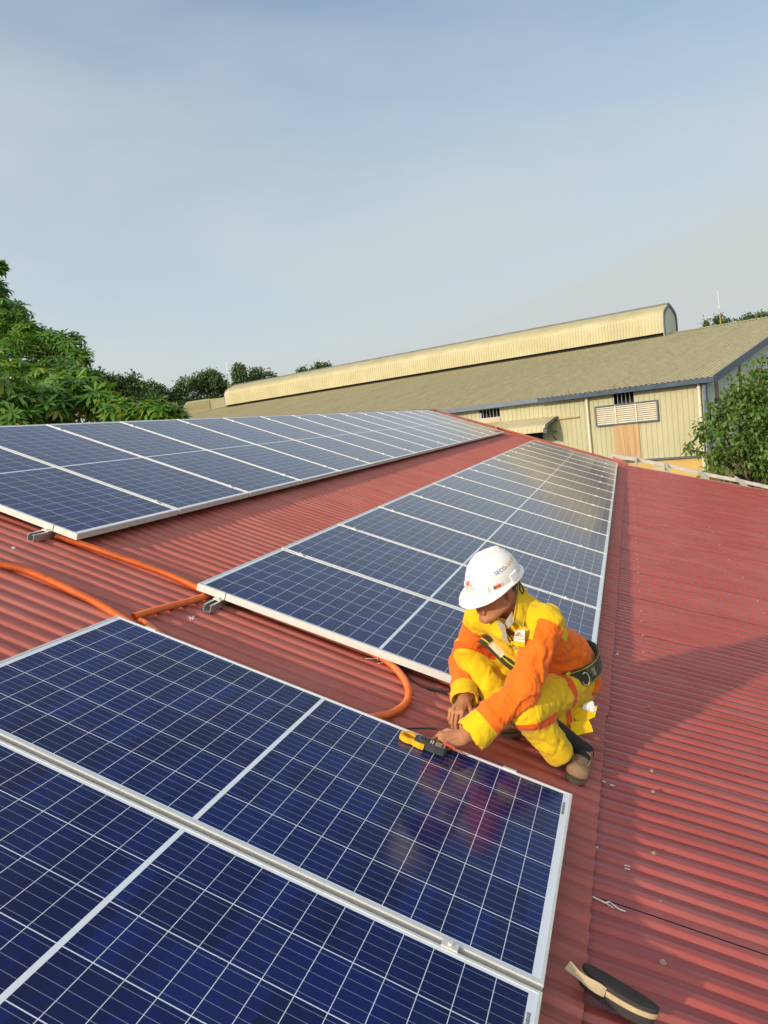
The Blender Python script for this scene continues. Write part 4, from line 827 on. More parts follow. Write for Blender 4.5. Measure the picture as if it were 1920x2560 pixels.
def zoned(name, c0, c1):
    """two cloth colours in one fabric, meeting at a clean seam given by the zone attribute"""
    m = cloth(name, c0); t = m.node_tree; n = t.nodes; b = n['Principled BSDF']; src = b.inputs['Base Color'].links[0].from_socket
    m2 = n.new('ShaderNodeMix'); m2.data_type = 'RGBA'; m2.blend_type = 'MULTIPLY'; m2.inputs['Factor'].default_value = 1.0; m2.inputs['B'].default_value = (*[c1[i] / max(c0[i], 1e-3) for i in range(3)], 1)
    at_ = n.new('ShaderNodeAttribute'); at_.attribute_name = 'zone'; mr = n.new('ShaderNodeMapRange'); mr.inputs['From Min'].default_value = 0.46; mr.inputs['From Max'].default_value = 0.54
    mx_ = n.new('ShaderNodeMix'); mx_.data_type = 'RGBA'; l = t.links.new; l(src, m2.inputs['A']); l(at_.outputs['Fac'], mr.inputs['Value']); l(mr.outputs[0], mx_.inputs['Factor']); l(src, mx_.inputs['A']); l(m2.outputs['Result'], mx_.inputs['B']); l(mx_.outputs['Result'], b.inputs['Base Color'])
    return m
def solid(name, sets, mats, parent, midx=None, zone=None):
    """joins (points, faces) sets into one object; midx(centres, set number) gives the material slots"""
    P, Fc, Mi = [], [], []; b = 0
    for i, (p, f) in enumerate(sets):
        P.append(p); Fc.append(f + b); b += len(p); Mi.append(midx(p[f].mean(1), i) if midx else np.zeros(len(f), int))
    P = np.concatenate(P) - np.array(parent.location); Fc = np.concatenate(Fc); Mi = np.concatenate(Mi)
    me = bpy.data.meshes.new(name); me.vertices.add(len(P)); me.vertices.foreach_set('co', P.ravel()); me.loops.add(Fc.size); me.loops.foreach_set('vertex_index', Fc.ravel().astype(np.int32)); me.polygons.add(len(Fc))
    me.polygons.foreach_set('loop_start', (np.arange(len(Fc)) * 4).astype(np.int32)); me.polygons.foreach_set('use_smooth', np.ones(len(Fc), bool)); me.polygons.foreach_set('material_index', Mi.astype(np.int32))
    for m in mats: me.materials.append(m)
    me.update(calc_edges=True)
    if zone is not None:
        z = np.concatenate([zone(p) for p, f in sets]).astype(float)
        e = np.concatenate([Fc[:, [0, 1]], Fc[:, [1, 2]], Fc[:, [2, 3]], Fc[:, [3, 0]]]); e = np.concatenate([e, e[:, ::-1]]); nb_ = np.bincount(e[:, 0], minlength=len(P))
        for _ in range(4): z = 0.4 * z + 0.6 * np.bincount(e[:, 0], weights=z[e[:, 1]], minlength=len(P)) / np.maximum(nb_, 1)
        a = me.attributes.new('zone', 'FLOAT', 'POINT'); a.data.foreach_set('value', z.astype(np.float32))
    o = bpy.data.objects.new(name, me); COL.objects.link(o); o.parent = parent; return o
def folds(P, f1, f2, seed):
    """cloth creases: warped ridges"""
    q = P * f1; s = seed
    w = np.sin(q[:, 0] * 1.3 + s) + np.sin(q[:, 1] * 1.7 + 2 * s) + np.sin(q[:, 2] * 1.1 + 3 * s)
    r = np.sin(q[:, 0] * f2 + q[:, 2] * 1.6 * f2 + 1.9 * w + s) * np.sin(q[:, 1] * 0.8 * f2 - q[:, 2] * 0.7 * f2 + 1.4 * w + 1.7 * s)
    return np.sign(r) * np.abs(r) ** 0.7
def seg_t(P, a, b):
    a, b = vv(a), vv(b); d = b - a; t = (P - a) @ d / (d @ d); q = P - a - np.clip(t, 0, 1)[:, None] * d; return t, np.linalg.norm(q, axis=1)

# joints, surveyed against the picture with their own distances
J = {k: vv(at(*p)) for k, p in dict(
    ankL=(1443, 1858, 3.25), kneL=(1316, 1778, 3.02), hipL=(1428, 1712, 3.33), ankR=(1300, 1800, 3.37), kneR=(1170, 1626, 3.34), hipR=(1348, 1690, 3.48),
    belt=(1405, 1652, 3.36), chest=(1318, 1585, 3.22), neck=(1293, 1518, 3.17), shL=(1366, 1556, 3.08), shR=(1203, 1545, 3.26),
    elL=(1309, 1722, 2.98), wrL=(1183, 1834, 2.95), elR=(1158, 1655, 3.42), wrR=(1161, 1752, 3.24), head=(1236, 1470, 3.07), hwL=(1160, 1841, 2.925)).items()}
feet = (J['ankL'] + J['ankR']) / 2; base = Vector(feet); base = base - N * ((base.dot(N)) - CREST)
per = thing('person', 'crouching worker in orange and yellow workwear and a white hard hat', 'person', tuple(base))
camr, camu, camb = vv(CX), vv(CY), vv(CZ)
skin = mat('skin', (0.40, 0.165, 0.080), 0.55, spec=0.3, col2=(0.47, 0.21, 0.105), vscale=18, bump=0.10, bscale=160, sub=0.12)
def cloth(name, c, v=0.10): return mat(name, c, 0.78, spec=0.2, var=v, vscale=9, bump=0.38, bscale=34, sheen=0.15)
yel = cloth('yellow_cotton', (0.72, 0.465, 0.006)); ora = cloth('orange_cotton', (0.80, 0.155, 0.008)); band = cloth('orange_band', (0.72, 0.10, 0.008)); grey = cloth('grey_shirt', (0.36, 0.31, 0.26)); sock_m = mat('black_sock', (0.012, 0.012, 0.014), 0.8)
olive = cloth('olive_webbing', (0.045, 0.048, 0.024)); lime = mat('lime_stitching', (0.35, 0.36, 0.05), 0.7)

spine_dn = J['belt'] + (J['hipL'] + J['hipR'] - 2 * J['belt']) * 0.28
acr = J['shL'] - J['shR']; acr /= np.linalg.norm(acr); spn = J['neck'] - J['belt']; spn /= np.linalg.norm(spn); fwd = np.cross(acr, spn); fwd /= np.linalg.norm(fwd)
if fwd @ (camb - camr) < 0: fwd = -fwd
# head frame: f forward, l his left, up
hy, hp, hr = R(31), R(9), R(-4)
rr_ = camr - vv((0, 0, 1)) * camr[2]; rr_ /= np.linalg.norm(rr_); bb_ = np.cross(rr_, vv((0, 0, 1)))    # level right, and level towards the camera
if bb_ @ camb < 0: bb_ = -bb_
f0 = -rr_ * math.cos(hy) + bb_ * math.sin(hy); hf = f0 * math.cos(hp) - vv((0, 0, 1)) * math.sin(hp); hl = np.cross(vv((0, 0, 1)), f0); hu = np.cross(hf, hl)
hl, hu = hl * math.cos(hr) + hu * math.sin(hr), hu * math.cos(hr) - hl * math.sin(hr)
HO = J['head']
def H(x, y, z): return HO + hf * x + hl * y + hu * z
HA = (hf, hl, hu)
def both(fn): return fn(1) + fn(-1)
head_items = [(ell(H(-0.008, 0, 0.040), HA, (0.094, 0.076, 0.092)), 0.02, 1), (ell(H(0.030, 0, -0.020), HA, (0.062, 0.060, 0.085)), 0.03, 1),
    (cone(H(0.010, 0, -0.055), H(0.068, 0, -0.100), 0.050, 0.022), 0.025, 1), (cone(H(0.078, 0.012, -0.106), H(0.078, -0.012, -0.106), 0.015, 0.015), 0.016, 1)]
head_items += both(lambda s: [(ell(H(0.062, s * 0.040, -0.028), HA, (0.024, 0.021, 0.018)), 0.022, 1), (cone(H(0.000, s * 0.052, -0.060), H(0.050, s * 0.028, -0.094), 0.020, 0.016), 0.022, 1)])
head_items += [(cone(H(0.078, 0.034, 0.018), H(0.078, -0.034, 0.018), 0.013, 0.013), 0.014, 1)]
head_items += both(lambda s: [(ell(H(0.088, s * 0.031, 0.000), HA, (0.016, 0.017, 0.012)), 0.012, -1), (ell(H(0.074, s * 0.031, -0.001), HA, (0.013, 0.014, 0.011)), 0.004, 1)])
head_items += [(cone(H(0.083, 0, 0.010), H(0.106, 0, -0.032), 0.008, 0.011), 0.010, 1), (ell(H(0.108, 0, -0.035), HA, (0.011, 0.012, 0.009)), 0.006, 1)]
head_items += both(lambda s: [(ell(H(0.095, s * 0.013, -0.037), HA, (0.010, 0.0075, 0.0075)), 0.005, 1)])
head_items += [(cone(H(0.088, 0.018, -0.062), H(0.088, -0.018, -0.062), 0.0075, 0.0075), 0.006, 1), (cone(H(0.088, 0.015, -0.074), H(0.088, -0.015, -0.074), 0.0085, 0.0085), 0.006, 1),
    (cone(H(0.0965, 0.022, -0.0680), H(0.0965, -0.022, -0.0680), 0.0032, 0.0032), 0.002, -1)]
head_items += both(lambda s: [(ell(H(-0.012, s * 0.078, -0.008), (hf + hl * s * 0.25, hl - hf * s * 0.25, hu + hf * -0.2), (0.019, 0.008, 0.031)), 0.006, 1), (ell(H(-0.008, s * 0.086, -0.004), (hf, hl, hu), (0.009, 0.006, 0.017)), 0.005, -1)])
head_items += [(cone(H(-0.025, 0, -0.03), J['neck'] + (J['chest'] - J['neck']) * 0.15, 0.056, 0.062), 0.02, 1)]
hp_, hf_ = nets(field(head_items), 0.0021)
sets = [(relax(hp_, hf_, 1, 0.3), hf_)]
# hands
def hand_items(w, kn, back, side, fing, thumb, curl, spread=1.0):
    """w wrist, kn middle knuckle, back normal of the back of the hand, side +1 when the thumb is at +y"""
    x = kn - w; ln = np.linalg.norm(x); x = x / ln; z = back - x * (back @ x); z /= np.linalg.norm(z); y = np.cross(z, x) * side
    Q = lambda a, b, c: w + x * a + y * b + z * c
    it = [(cone(Q(-0.03, 0, 0), Q(0.01, 0, 0), 0.027, 0.027, (z, 0.78)), 0.01, 1), (cone(Q(0.015, 0.008, 0), Q(0.080, 0.020, 0), 0.023, 0.020, (z, 0.66)), 0.012, 1), (cone(Q(0.015, -0.012, -.002), Q(0.074, -0.022, -.002), 0.022, 0.018, (z, 0.66)), 0.012, 1)]
    for k, (yy, xx, l1, l2, l3, r) in enumerate(((0.031, 0.086, 0.044, 0.027, 0.021, 0.0092), (0.010, 0.091, 0.048, 0.030, 0.022, 0.0094), (-0.011, 0.087, 0.045, 0.028, 0.022, 0.0088), (-0.030, 0.078, 0.035, 0.021, 0.019, 0.0078))):
        a = Q(xx, yy, 0.0005); it.append((ell(a, (x, y, z), (0.011, 0.0105, 0.0115)), 0.006, 1)); ang = 0.0
        for l_, c_, ra, rb in ((l1, curl[k][0], r, r * .93), (l2, curl[k][1], r * .93, r * .86), (l3, curl[k][2], r * .86, r * .74)):
            ang += R(c_); d = x * math.cos(ang) - z * math.sin(ang) + y * (0.10 * (1.5 - k) * spread) * math.cos(ang); d /= np.linalg.norm(d); b = a + d * l_; it.append((cone(a, b, ra, rb), 0.0022, 1)); a = b
    a = Q(0.022, 0.024, -0.008); pts = [a] + [Q(*t_) for t_ in thumb]
    for i, (ra, rb) in enumerate(((0.0165, 0.0115), (0.0115, 0.0102), (0.0102, 0.0082))): it.append((cone(pts[i], pts[i + 1], ra, rb), 0.005, 1))
    # tendons and veins on the back
    for yy in (0.022, 0.006, -0.010): it.append((cone(Q(0.02, yy * 0.5, 0.0150), Q(0.080, yy * 1.25, 0.0100), 0.0030, 0.0032), 0.006, 1))
    return it
upw = vv((0, 0, 1))
knL = vv(at(1107, 1853, 2.90)); backL = vv(CY) * 0.75 + vv(CZ) * 0.65 - vv(CX) * .1
handL = hand_items(J['hwL'], knL, backL, -1, None, ((0.045, 0.050, -0.018), (0.072, 0.056, -0.034), (0.092, 0.046, -0.048)), ((48, 42, 25), (56, 46, 28), (62, 48, 28), (66, 50, 30)))
knR = vv(at(1126, 1797, 3.13)); backR = vv(CX) * -0.55 + vv(CY) * 0.35 + vv(CZ) * 0.75
handR = hand_items(J['wrR'], knR, backR, 1, None, ((0.045, 0.045, -0.020), (0.072, 0.046, -0.034), (0.094, 0.034, -0.044)), ((30, 26, 18), (38, 34, 22), (46, 38, 24), (52, 40, 24)))
for it, el, wr in ((handL, J['elL'], J['hwL']), (handR, J['elR'], J['wrR'])):
    arm = [(cone(wr + (el - wr) * 0.75, wr, 0.040, 0.028), 0.02, 1)] + it; p, f = nets(field(arm), 0.0023); sets.append((relax(p, f, 1, 0.25), f))
inner = [(cone(J['shL'], J['elL'], 0.045, 0.038), .02, 1), (cone(J['elL'], J['wrL'] + (J['elL'] - J['wrL']) * .5, 0.036, 0.034), .02, 1), (cone(J['shR'], J['elR'], 0.045, 0.038), .02, 1), (cone(J['elR'], J['wrR'] + (J['elR'] - J['wrR']) * .5, 0.036, 0.034), .02, 1),
    (cone(J['neck'], J['chest'] - fwd * .02, 0.045, 0.075), .02, 1), (cone(J['chest'] - fwd * .02, J['belt'], 0.085, 0.09), .03, 1), (cone(J['shL'], J['neck'], 0.05, 0.05), .03, 1), (cone(J['shR'], J['neck'], 0.05, 0.05), .03, 1), (cone(J['belt'], J['hipL'], 0.09, 0.07), .03, 1), (cone(J['belt'], J['hipR'], 0.09, 0.07), .03, 1),
    (cone(J['hipL'], J['kneL'], 0.068, 0.05), .02, 1), (cone(J['hipR'], J['kneR'], 0.068, 0.05), .02, 1), (cone(J['kneL'], J['ankL'], 0.048, 0.034), .02, 1), (cone(J['kneR'], J['ankR'], 0.048, 0.034), .02, 1)]
p, f = nets(field(inner), 0.010); sets.append((p, f))
lip_m = mat('lips', (0.27, 0.085, 0.055), 0.4)
def face_zones(C, i):
    q = C - H(0.092, 0, -0.068); return ((i == 0) & ((q @ hl / 0.021) ** 2 + (q @ hu / 0.0105) ** 2 < 1) & (q @ hf > -0.010)).astype(int)
solid('body', sets, [skin, lip_m], per, face_zones)

# hair at temples and nape, under the hat
hair = field([(ell(H(-0.020, 0, 0.036), HA, (0.092, 0.0785, 0.093)), .01, 1), (ell(H(0.085, 0, -0.03), HA, (0.085, 0.12, 0.10)), .008, -1), (ell(H(0.0, 0, -0.115), HA, (0.13, 0.13, 0.085)), .008, -1)])
p, f = nets(hair, 0.004); solid('hair', [(p, f)], [mat('black_hair', (0.012, 0.010, 0.009), 0.6)], per)

# hard hat
hel = bpy.data.objects.new('hard_hat', None)
HT = -11.0; ct, st = math.cos(R(-HT)), math.sin(R(-HT)); ef, eu = hf * ct - hu * st, hu * ct + hf * st   # the hat sits tipped a little back
EO = H(-0.004, 0, 0.040)
AX, AY, AZ = 0.1195, 0.099, 0.119
def dome(a, e):
    """point on the shell: a round from the front, e up from the rim (0..1)"""
    e = max(e, 0.0); ph = e * math.pi / 2; c = max(0.0, math.cos(ph)) ** 0.92; x = AX * math.cos(a) * c; y = AY * math.sin(a) * c; z = AZ * math.sin(ph) ** 0.97
    k = 1.0 + 0.018 * (1 - e)
    w = abs(y); lift = 0.0
    ridge = lambda yc, hw, hh: hh * max(0.0, 1 - abs(w - yc) / hw) ** 0.5 if abs(w - yc) < hw else 0.0
    if z > 0.045: fade = min(1, (z - 0.045) / 0.03); lift = (ridge(0.0, 0.010, 0.0042) + ridge(0.023, 0.008, 0.0036)) * fade
    if 0.5 < e and abs(y) < 0.034: lift += 0.0022
    if abs(y) < 0.032 and x > 0: lift += 0.0035 * min(1.0, max(0, 1 - e) * 4 + .3)
    n = vv((x / AX ** 2, y / AY ** 2, z / AZ ** 2)); n = n / max(1e-9, np.linalg.norm(n)); q = vv((x * k, y * k, z)) + n * lift
    return q, n
def E_(q): return EO + ef * q[0] + hl * q[1] + eu * q[2]
whm = mat('white_hat_shell', (0.80, 0.78, 0.74), 0.30, spec=0.5, col2=(0.70, 0.67, 0.61), vscale=7, vpos=(0.5, 0.8))
NA, NE = 120, 44; mb = MB(); vs = [E_(dome(2 * math.pi * i / NA, j / NE)[0]) for j in range(NE) for i in range(NA)] + [E_(dome(0, 1)[0])]
fs = [(j * NA + i, j * NA + (i + 1) % NA, (j + 1) * NA + (i + 1) % NA, (j + 1) * NA + i) for j in range(NE - 1) for i in range(NA)] + [((NE - 1) * NA + i, (NE - 1) * NA + (i + 1) % NA, NE * NA) for i in range(NA)]
mb.add(vs, fs, 0, True)
def brim(a, s):
    """rim flange, long and dipping at the front"""
    c = math.cos(a); out = 0.009 + 0.044 * max(0, c) ** 1.5 + 0.005 * max(0, -c) ** 2; q, _ = dome(a, 0.0); d = vv((math.cos(a) * (1.05 if c > 0 else 1.0), math.sin(a) * 1.0, 0)); d /= np.linalg.norm(d)
    drop = -0.004 * s - (0.018 * max(0, c) ** 1.5 + 0.006) * max(0.0, s) ** 1.3
    return q + d * out * s + vv((0, 0, drop))
rings = [(-0.15, 0.004), (0.35, 0), (0.7, 0), (0.95, 0), (1.0, -0.003), (0.95, -0.006), (0.6, -0.004), (0.0, -0.004)]
vs = [E_(brim(2 * math.pi * i / NA, s) + vv((0, 0, dz))) for s, dz in rings for i in range(NA)]
fs = [(j * NA + i, j * NA + (i + 1) % NA, (j + 1) * NA + (i + 1) % NA, (j + 1) * NA + i) for j in range(len(rings) - 1) for i in range(NA)]
mb.add(vs, [tuple(reversed(q)) for q in fs], 0, True)
# slots for accessories: two blocks on each side of the rim, and the front and rear steps
def block(a0, a1, e0, e1, th):
    n_ = 6; A = [a0 + (a1 - a0) * i / n_ for i in range(n_ + 1)]; lo, hi = [], []
    for (e, t) in ((e0, 0.0), (e0, th), (e1, th * .75), (e1 + .02, 0.0)):
        for a in A: q, nn = dome(a, e); lo.append(E_(q + nn * t - vv((0, 0, 0.0))))
    m_ = n_ + 1; mb.add(lo, [(r_ * m_ + i, r_ * m_ + i + 1, (r_ + 1) * m_ + i + 1, (r_ + 1) * m_ + i) for r_ in range(3) for i in range(n_)], 0, False)
    mb.add([lo[r_ * m_] for r_ in range(4)], [(3, 2, 1, 0)]); mb.add([lo[r_ * m_ + n_] for r_ in range(4)], [(0, 1, 2, 3)])
for s in (1, -1):
    block(s * 0.36, s * 0.78, -0.015, 0.13, 0.007); block(s * 1.66, s * 2.02, 0.00, 0.135, 0.008)
block(-0.16, 0.16, 0.60, 0.66, 0.005); block(math.pi - 0.32, math.pi + 0.32, 0.66, 0.80, 0.006)
hat = mb.build('hard_hat', whm, per)
def logo_shapes(put, scale, M_o, M_b, name, parent, words, wsize):
    """house-roof emblem: slanted orange panes at the left, blue panes sloping down at the right"""
    q = MB()
    def poly(pts, m): 
        n_ = 4; vs = []
        for (x, y) in pts: vs.append(put(x * scale, y * scale, 0.0007))
        q.add(vs, [tuple(range(len(pts)))], m)
    for k in range(3):
        x = -0.95 + k * 0.33
        poly([(x + 0.25, 0.42), (x + 0.52, 0.42), (x + 0.52 + 0.14, 0.80), (x + 0.25 + 0.14, 0.80)] if k < 2 else [(x + 0.25, 0.42), (x + 0.58, 0.42), (x + 0.42, 0.80), (x + 0.39, 0.80)], 0)
        poly([(x - 0.02, 0.0), (x + 0.25, 0.0), (x + 0.38, 0.36), (x + 0.11, 0.36)], 0)
    for k in range(3):
        x = 0.20 + k * 0.25
        poly([(x + 0.02, 0.34 - k * .12), (x + 0.20, 0.34 - (k + .9) * .12), (x + 0.32, -0.02), (x + 0.06, 0.02)], 1)
    return q.build(name, [M_o, M_b], parent)
def text_on(put, s, size, x0, y0, name, parent, mats, split=None, spacing=1.05, lift=0.0007):
    """lettering laid on a surface through put(x, y, lift)"""
    cu = bpy.data.curves.new('lettering', 'FONT'); cu.body = s; cu.size = size; cu.align_x = 'LEFT'; cu.space_character = spacing; cu.offset = size * 0.004; cu.resolution_u = 3
    to = bpy.data.objects.new('lettering', cu); COL.objects.link(to); bpy.context.view_layer.update(); me = bpy.data.meshes.new_from_object(to.evaluated_get(bpy.context.evaluated_depsgraph_get()))
    vs = [v.co.copy() for v in me.vertices]; fs = [tuple(p.vertices) for p in me.polygons]; bpy.data.objects.remove(to); bpy.data.meshes.remove(me); xm = max(v.x for v in vs)
    q = MB(); pv = [put(x0 + v.x - xm / 2, y0 + v.y, lift) for v in vs]
    for f in fs:
        cx = sum(vs[i].x for i in f) / len(f) / xm; q.add([pv[i] for i in f], [tuple(range(len(f)))], 1 if (split and cx > split) else 0)
    return q.build(name, mats, parent), xm
blu = mat('logo_blue', (0.02, 0.16, 0.42), 0.5); ory = mat('logo_amber', (0.85, 0.36, 0.02), 0.5); orr = mat('logo_red_orange', (0.75, 0.13, 0.03), 0.5); gryp = mat('logo_grey', (0.24, 0.24, 0.30), 0.6)
def put_hat(a_c, e_c, tilt):
    q0, n0 = dome(a_c, e_c)
    def put(x, y, l_):
        x, y = x * math.cos(tilt) - y * math.sin(tilt), x * math.sin(tilt) + y * math.cos(tilt)
        a = a_c + x / (AY if abs(math.sin(a_c)) < .5 else AX * 0.98) / max(.3, math.cos(e_c * math.pi / 2)); e = e_c + y / (AZ * 1.5); q, nn = dome(a, e); return E_(q + nn * (l_ + 0.0012))
    return put
text_on(put_hat(R(104), 0.335, 0.0), 'SECO-SOLAR', 0.0215, 0, -0.006, 'side_lettering', hat, [blu, ory], split=0.47)
logo_shapes(put_hat(R(1), 0.20, 0.0), 0.021, orr, blu, 'front_emblem', hat, None, None)
text_on(put_hat(R(1), 0.20, 0.0), 'SECO-SOLAR', 0.0080, 0, -0.0105, 'front_lettering', hat, [blu, ory], split=0.47)
q = MB(); pf = put_hat(R(66), 0.075, 0.0)
for k, (x0, x1, m_) in enumerate(((-0.021, -0.014, 1), (-0.0135, 0.009, 0), (0.010, 0.0155, 2), (0.0165, 0.021, 2))):
    n_ = 4; vs = [pf(x0 + (x1 - x0) * i / n_, y, 0.0006) for y in (-0.0065, 0.0065) for i in range(n_ + 1)]; q.add(vs, [(i, i + 1, n_ + 2 + i, n_ + 1 + i) for i in range(n_)], m_)
q.build('sticker', [mat('sticker_red', (0.70, 0.10, 0.05), 0.5), mat('sticker_blue', (0.10, 0.10, 0.25), 0.5), mat('sticker_cream', (0.70, 0.62, 0.50), 0.5)], hat)
# chin strap and the adjuster loop behind the ear
q = MB(); q.tube([H(-0.075, 0.070, 0.012), H(-0.090, 0.062, -0.010), H(-0.088, 0.072, -0.034), H(-0.070, 0.082, -0.036), H(-0.062, 0.080, -0.015), H(-0.070, 0.076, 0.008)], 0.0030, 6)
q.build('chin_strap', mat('strap_black', (0.02, 0.022, 0.025), 0.6), hat)

# jacket
jk = [(cone(J['chest'] + fwd * -0.005, J['chest'] + spn * 0.07, 0.135, 0.125, (fwd, 0.80)), .05, 1), (cone(J['belt'] + spn * 0.04, J['chest'], 0.132, 0.140, (fwd, 0.84)), .06, 1), (cone(spine_dn, J['belt'], 0.150, 0.134, (fwd, 0.9)), .05, 1), (cone(J['belt'] - spn * 0.02, at(1452, 1702, 3.40), 0.115, 0.085), .04, 1), (cone(at(1470, 1706, 3.37), at(1484, 1712, 3.35), 0.040, 0.022), .03, 1),
      (cone(J['shL'], J['neck'] - spn * 0.025, 0.066, 0.060), .05, 1), (cone(J['shR'], J['neck'] - spn * 0.025, 0.066, 0.060), .05, 1),
      (cone(J['shL'], J['elL'], 0.067, 0.061), .03, 1), (cone(J['elL'], J['wrL'] + (J['elL'] - J['wrL']) * 0.10, 0.062, 0.058), .028, 1), (cone(J['wrL'] + (J['elL'] - J['wrL']) * 0.33, J['wrL'] + (J['elL'] - J['wrL']) * 0.02, 0.060, 0.071), .02, 1),
      (cone(J['shR'], J['elR'], 0.066, 0.060), .03, 1), (cone(J['elR'], J['wrR'] + (J['elR'] - J['wrR']) * 0.16, 0.058, 0.050), .028, 1), (cone(J['wrR'] + (J['elR'] - J['wrR']) * 0.36, J['wrR'] + (J['elR'] - J['wrR']) * 0.08, 0.052, 0.060), .02, 1)]
# open cuffs and the neck opening
dL = J['wrL'] - J['elL']; dR = J['wrR'] - J['elR']
jk += [(cone(J['wrL'] - dL * 0.10, J['wrL'] + dL * 0.25, 0.055, 0.078), .004, -1), (cone(J['wrR'] - dR * 0.12, J['wrR'] + dR * 0.25, 0.045, 0.072), .004, -1)]
nb = J['neck'] + fwd * 0.055 - spn * 0.02
jk += [(cone(J['neck'] + spn * 0.06 + fwd * 0.02, J['neck'] - spn * 0.03 + fwd * 0.035, 0.075, 0.050), .008, -1), (cone(J['neck'] + fwd * 0.085 - spn * 0.02, J['chest'] + fwd * 0.135 + spn * 0.02, 0.040, 0.008), .010, -1)]
JF = field(jk)
def jfold(P):
    a = 0.0055 * folds(P, 21, 1.0, 1.3) + 0.0022 * folds(P, 52, 1.0, 2.2)
    for (x, y, am, fr) in ((J['shL'], J['elL'], 0.0080, 95), (J['elL'], J['wrL'], 0.0085, 110), (J['elR'], J['wrR'], 0.004, 110)):
        t, d = seg_t(P, x, y); ax = (y - x) / np.linalg.norm(y - x); s = (P - x) @ ax; o = P - x - s[:, None] * ax; u_ = o @ camu; r_ = o @ camr
        w = np.exp(-((t - 0.85) / 0.42) ** 2) * (d < 0.09) * (t > 0.05) * (t < 1.3)
        a = a + am * w * (np.abs(np.sin(s * fr * 0.5 + 16 * u_ + 9 * r_ + 1.6 * np.sin(u_ * 30 + s * 14)))  - 0.5)
    for w_, d_ in ((J['wrL'], dL), (J['wrR'], dR)):
        tq = (P - w_) @ d_ / (d_ @ d_); a = a * np.where((np.abs(tq) < 0.36) & (np.linalg.norm(P - w_, axis=1) < 0.13), 0.28, 1.0)
    t, d = seg_t(P, spine_dn, J['chest']); s = (P - spine_dn) @ spn
    a = a + 0.0055 * np.exp(-((t - 0.55) / 0.5) ** 2) * (np.abs(np.sin(s * 52 + 12 * (P @ camr) + 1.4 * np.sin(P @ camr * 22))) - 0.5) * ((P - J['chest']) @ acr > 0.0)
    return a
F2 = lambda P: JF(P) - jfold(P)
F2.lo, F2.hi = JF.lo, JF.hi
jp, jf = nets(F2, 0.0042); jp = relax(jp, jf, 1, 0.4)
def jzone(C):
    m = np.ones(len(C))                                          # 0 yellow 1 orange
    tL, eL = seg_t(C, J['shL'], J['elL']); tR, eR = seg_t(C, J['shR'], J['elR']); qL, gL = seg_t(C, J['elL'], J['wrL']); qR, gR = seg_t(C, J['elR'], J['wrR'])
    s = (C - J['neck']) @ spn; lat = (C - J['neck']) @ acr; fr = (C - J['chest']) @ fwd
    sleeveL = (lat > 0.128) & (tL > 0.04) | (tL > 0.36) & (eL < 0.088) | (gL < 0.10); sleeveR = (lat < -0.135) & (tR > 0.12) | (tR > 0.36) & (eR < 0.085) | (gR < 0.09)
    yoke = (s > -0.150 - 0.06 * (fr < 0)) & ~sleeveL & ~sleeveR; yoke |= (fr > 0.0) & (s > -0.205) & (np.abs(lat) < 0.115) & ~sleeveL & ~sleeveR
    m[yoke] = 0
    m[(qL > 0.74) & (gL < 0.095)] = 0; m[(qR > 0.66) & (gR < 0.085)] = 0
    return m
jac = solid('jacket', [(jp, jf)], [zoned('yellow_and_orange_cotton', (0.72, 0.465, 0.006), (0.80, 0.155, 0.008))], per, None, jzone)
tag(jac, 'orange jacket with yellow yoke and cuffs')
shf = field([(cone(J['neck'] - spn * 0.02 + fwd * 0.012, J['chest'] + fwd * 0.012, 0.070, 0.122, (fwd, 0.80)), .03, 1), (cone(J['neck'] + spn * 0.09, J['neck'] - spn * 0.01 + fwd * 0.02, 0.075, 0.056), .008, -1)])
p, f = nets(shf, 0.005); solid('shirt', [(p, f)], [grey], per)
# collar flaps, shirt collar
def flap(pts, th, m, name, parent, n_=6, bow=0.006):
    """quilted cloth patch: four corners, bowed outwards along its normal"""
    A, B, C_, D = map(vv, pts); nn = np.cross(B - A, D - A); nn /= np.linalg.norm(nn)
    if nn @ camb < 0: nn = -nn
    top = []
    for j in range(n_ + 1):
        for i in range(n_ + 1):
            s, t = i / n_, j / n_; p = (A * (1 - s) + B * s) * (1 - t) + (D * (1 - s) + C_ * s) * t; top.append(p + nn * (bow * math.sin(math.pi * s) * 0.6 + bow * math.sin(math.pi * t)))
    bot = [p - nn * th for p in top]; k = n_ + 1; q = MB(); fs = [(j * k + i, j * k + i + 1, (j + 1) * k + i + 1, (j + 1) * k + i) for j in range(n_) for i in range(n_)]
    off = len(top); rim = [i for i in range(k)] + [j * k + n_ for j in range(1, k)] + [n_ * k + i for i in range(n_ - 1, -1, -1)] + [j * k for j in range(n_ - 1, 0, -1)]
    q.add(top + bot, fs + [tuple(x + off for x in reversed(f)) for f in fs] + [(rim[i], rim[(i + 1) % len(rim)], rim[(i + 1) % len(rim)] + off, rim[i] + off) for i in range(len(rim))], 0, True)
    return q.build(name, m, parent)
flap([at(1296, 1447, 3.10), at(1313, 1508, 3.10), at(1307, 1568, 3.02), at(1284, 1552, 3.02)], 0.005, yel, 'collar', jac)
flap([at(1306, 1462, 3.13), at(1327, 1498, 3.12), at(1312, 1566, 3.035), at(1297, 1470, 3.09)], 0.005, yel, 'collar', jac)
flap([at(1208, 1520, 3.10), at(1232, 1524, 3.08), at(1258, 1590, 3.04), at(1238, 1592, 3.06)], 0.005, yel, 'collar', jac)
flap([at(1240, 1545, 3.06), at(1262, 1562, 3.05), at(1272, 1612, 3.04), at(1256, 1596, 3.05)], 0.004, grey, 'shirt_front', jac)
flap([at(1262, 1556, 3.045), at(1281, 1528, 3.06), at(1284, 1558, 3.035), at(1270, 1572, 3.03)], 0.004, grey, 'shirt_collar', jac)
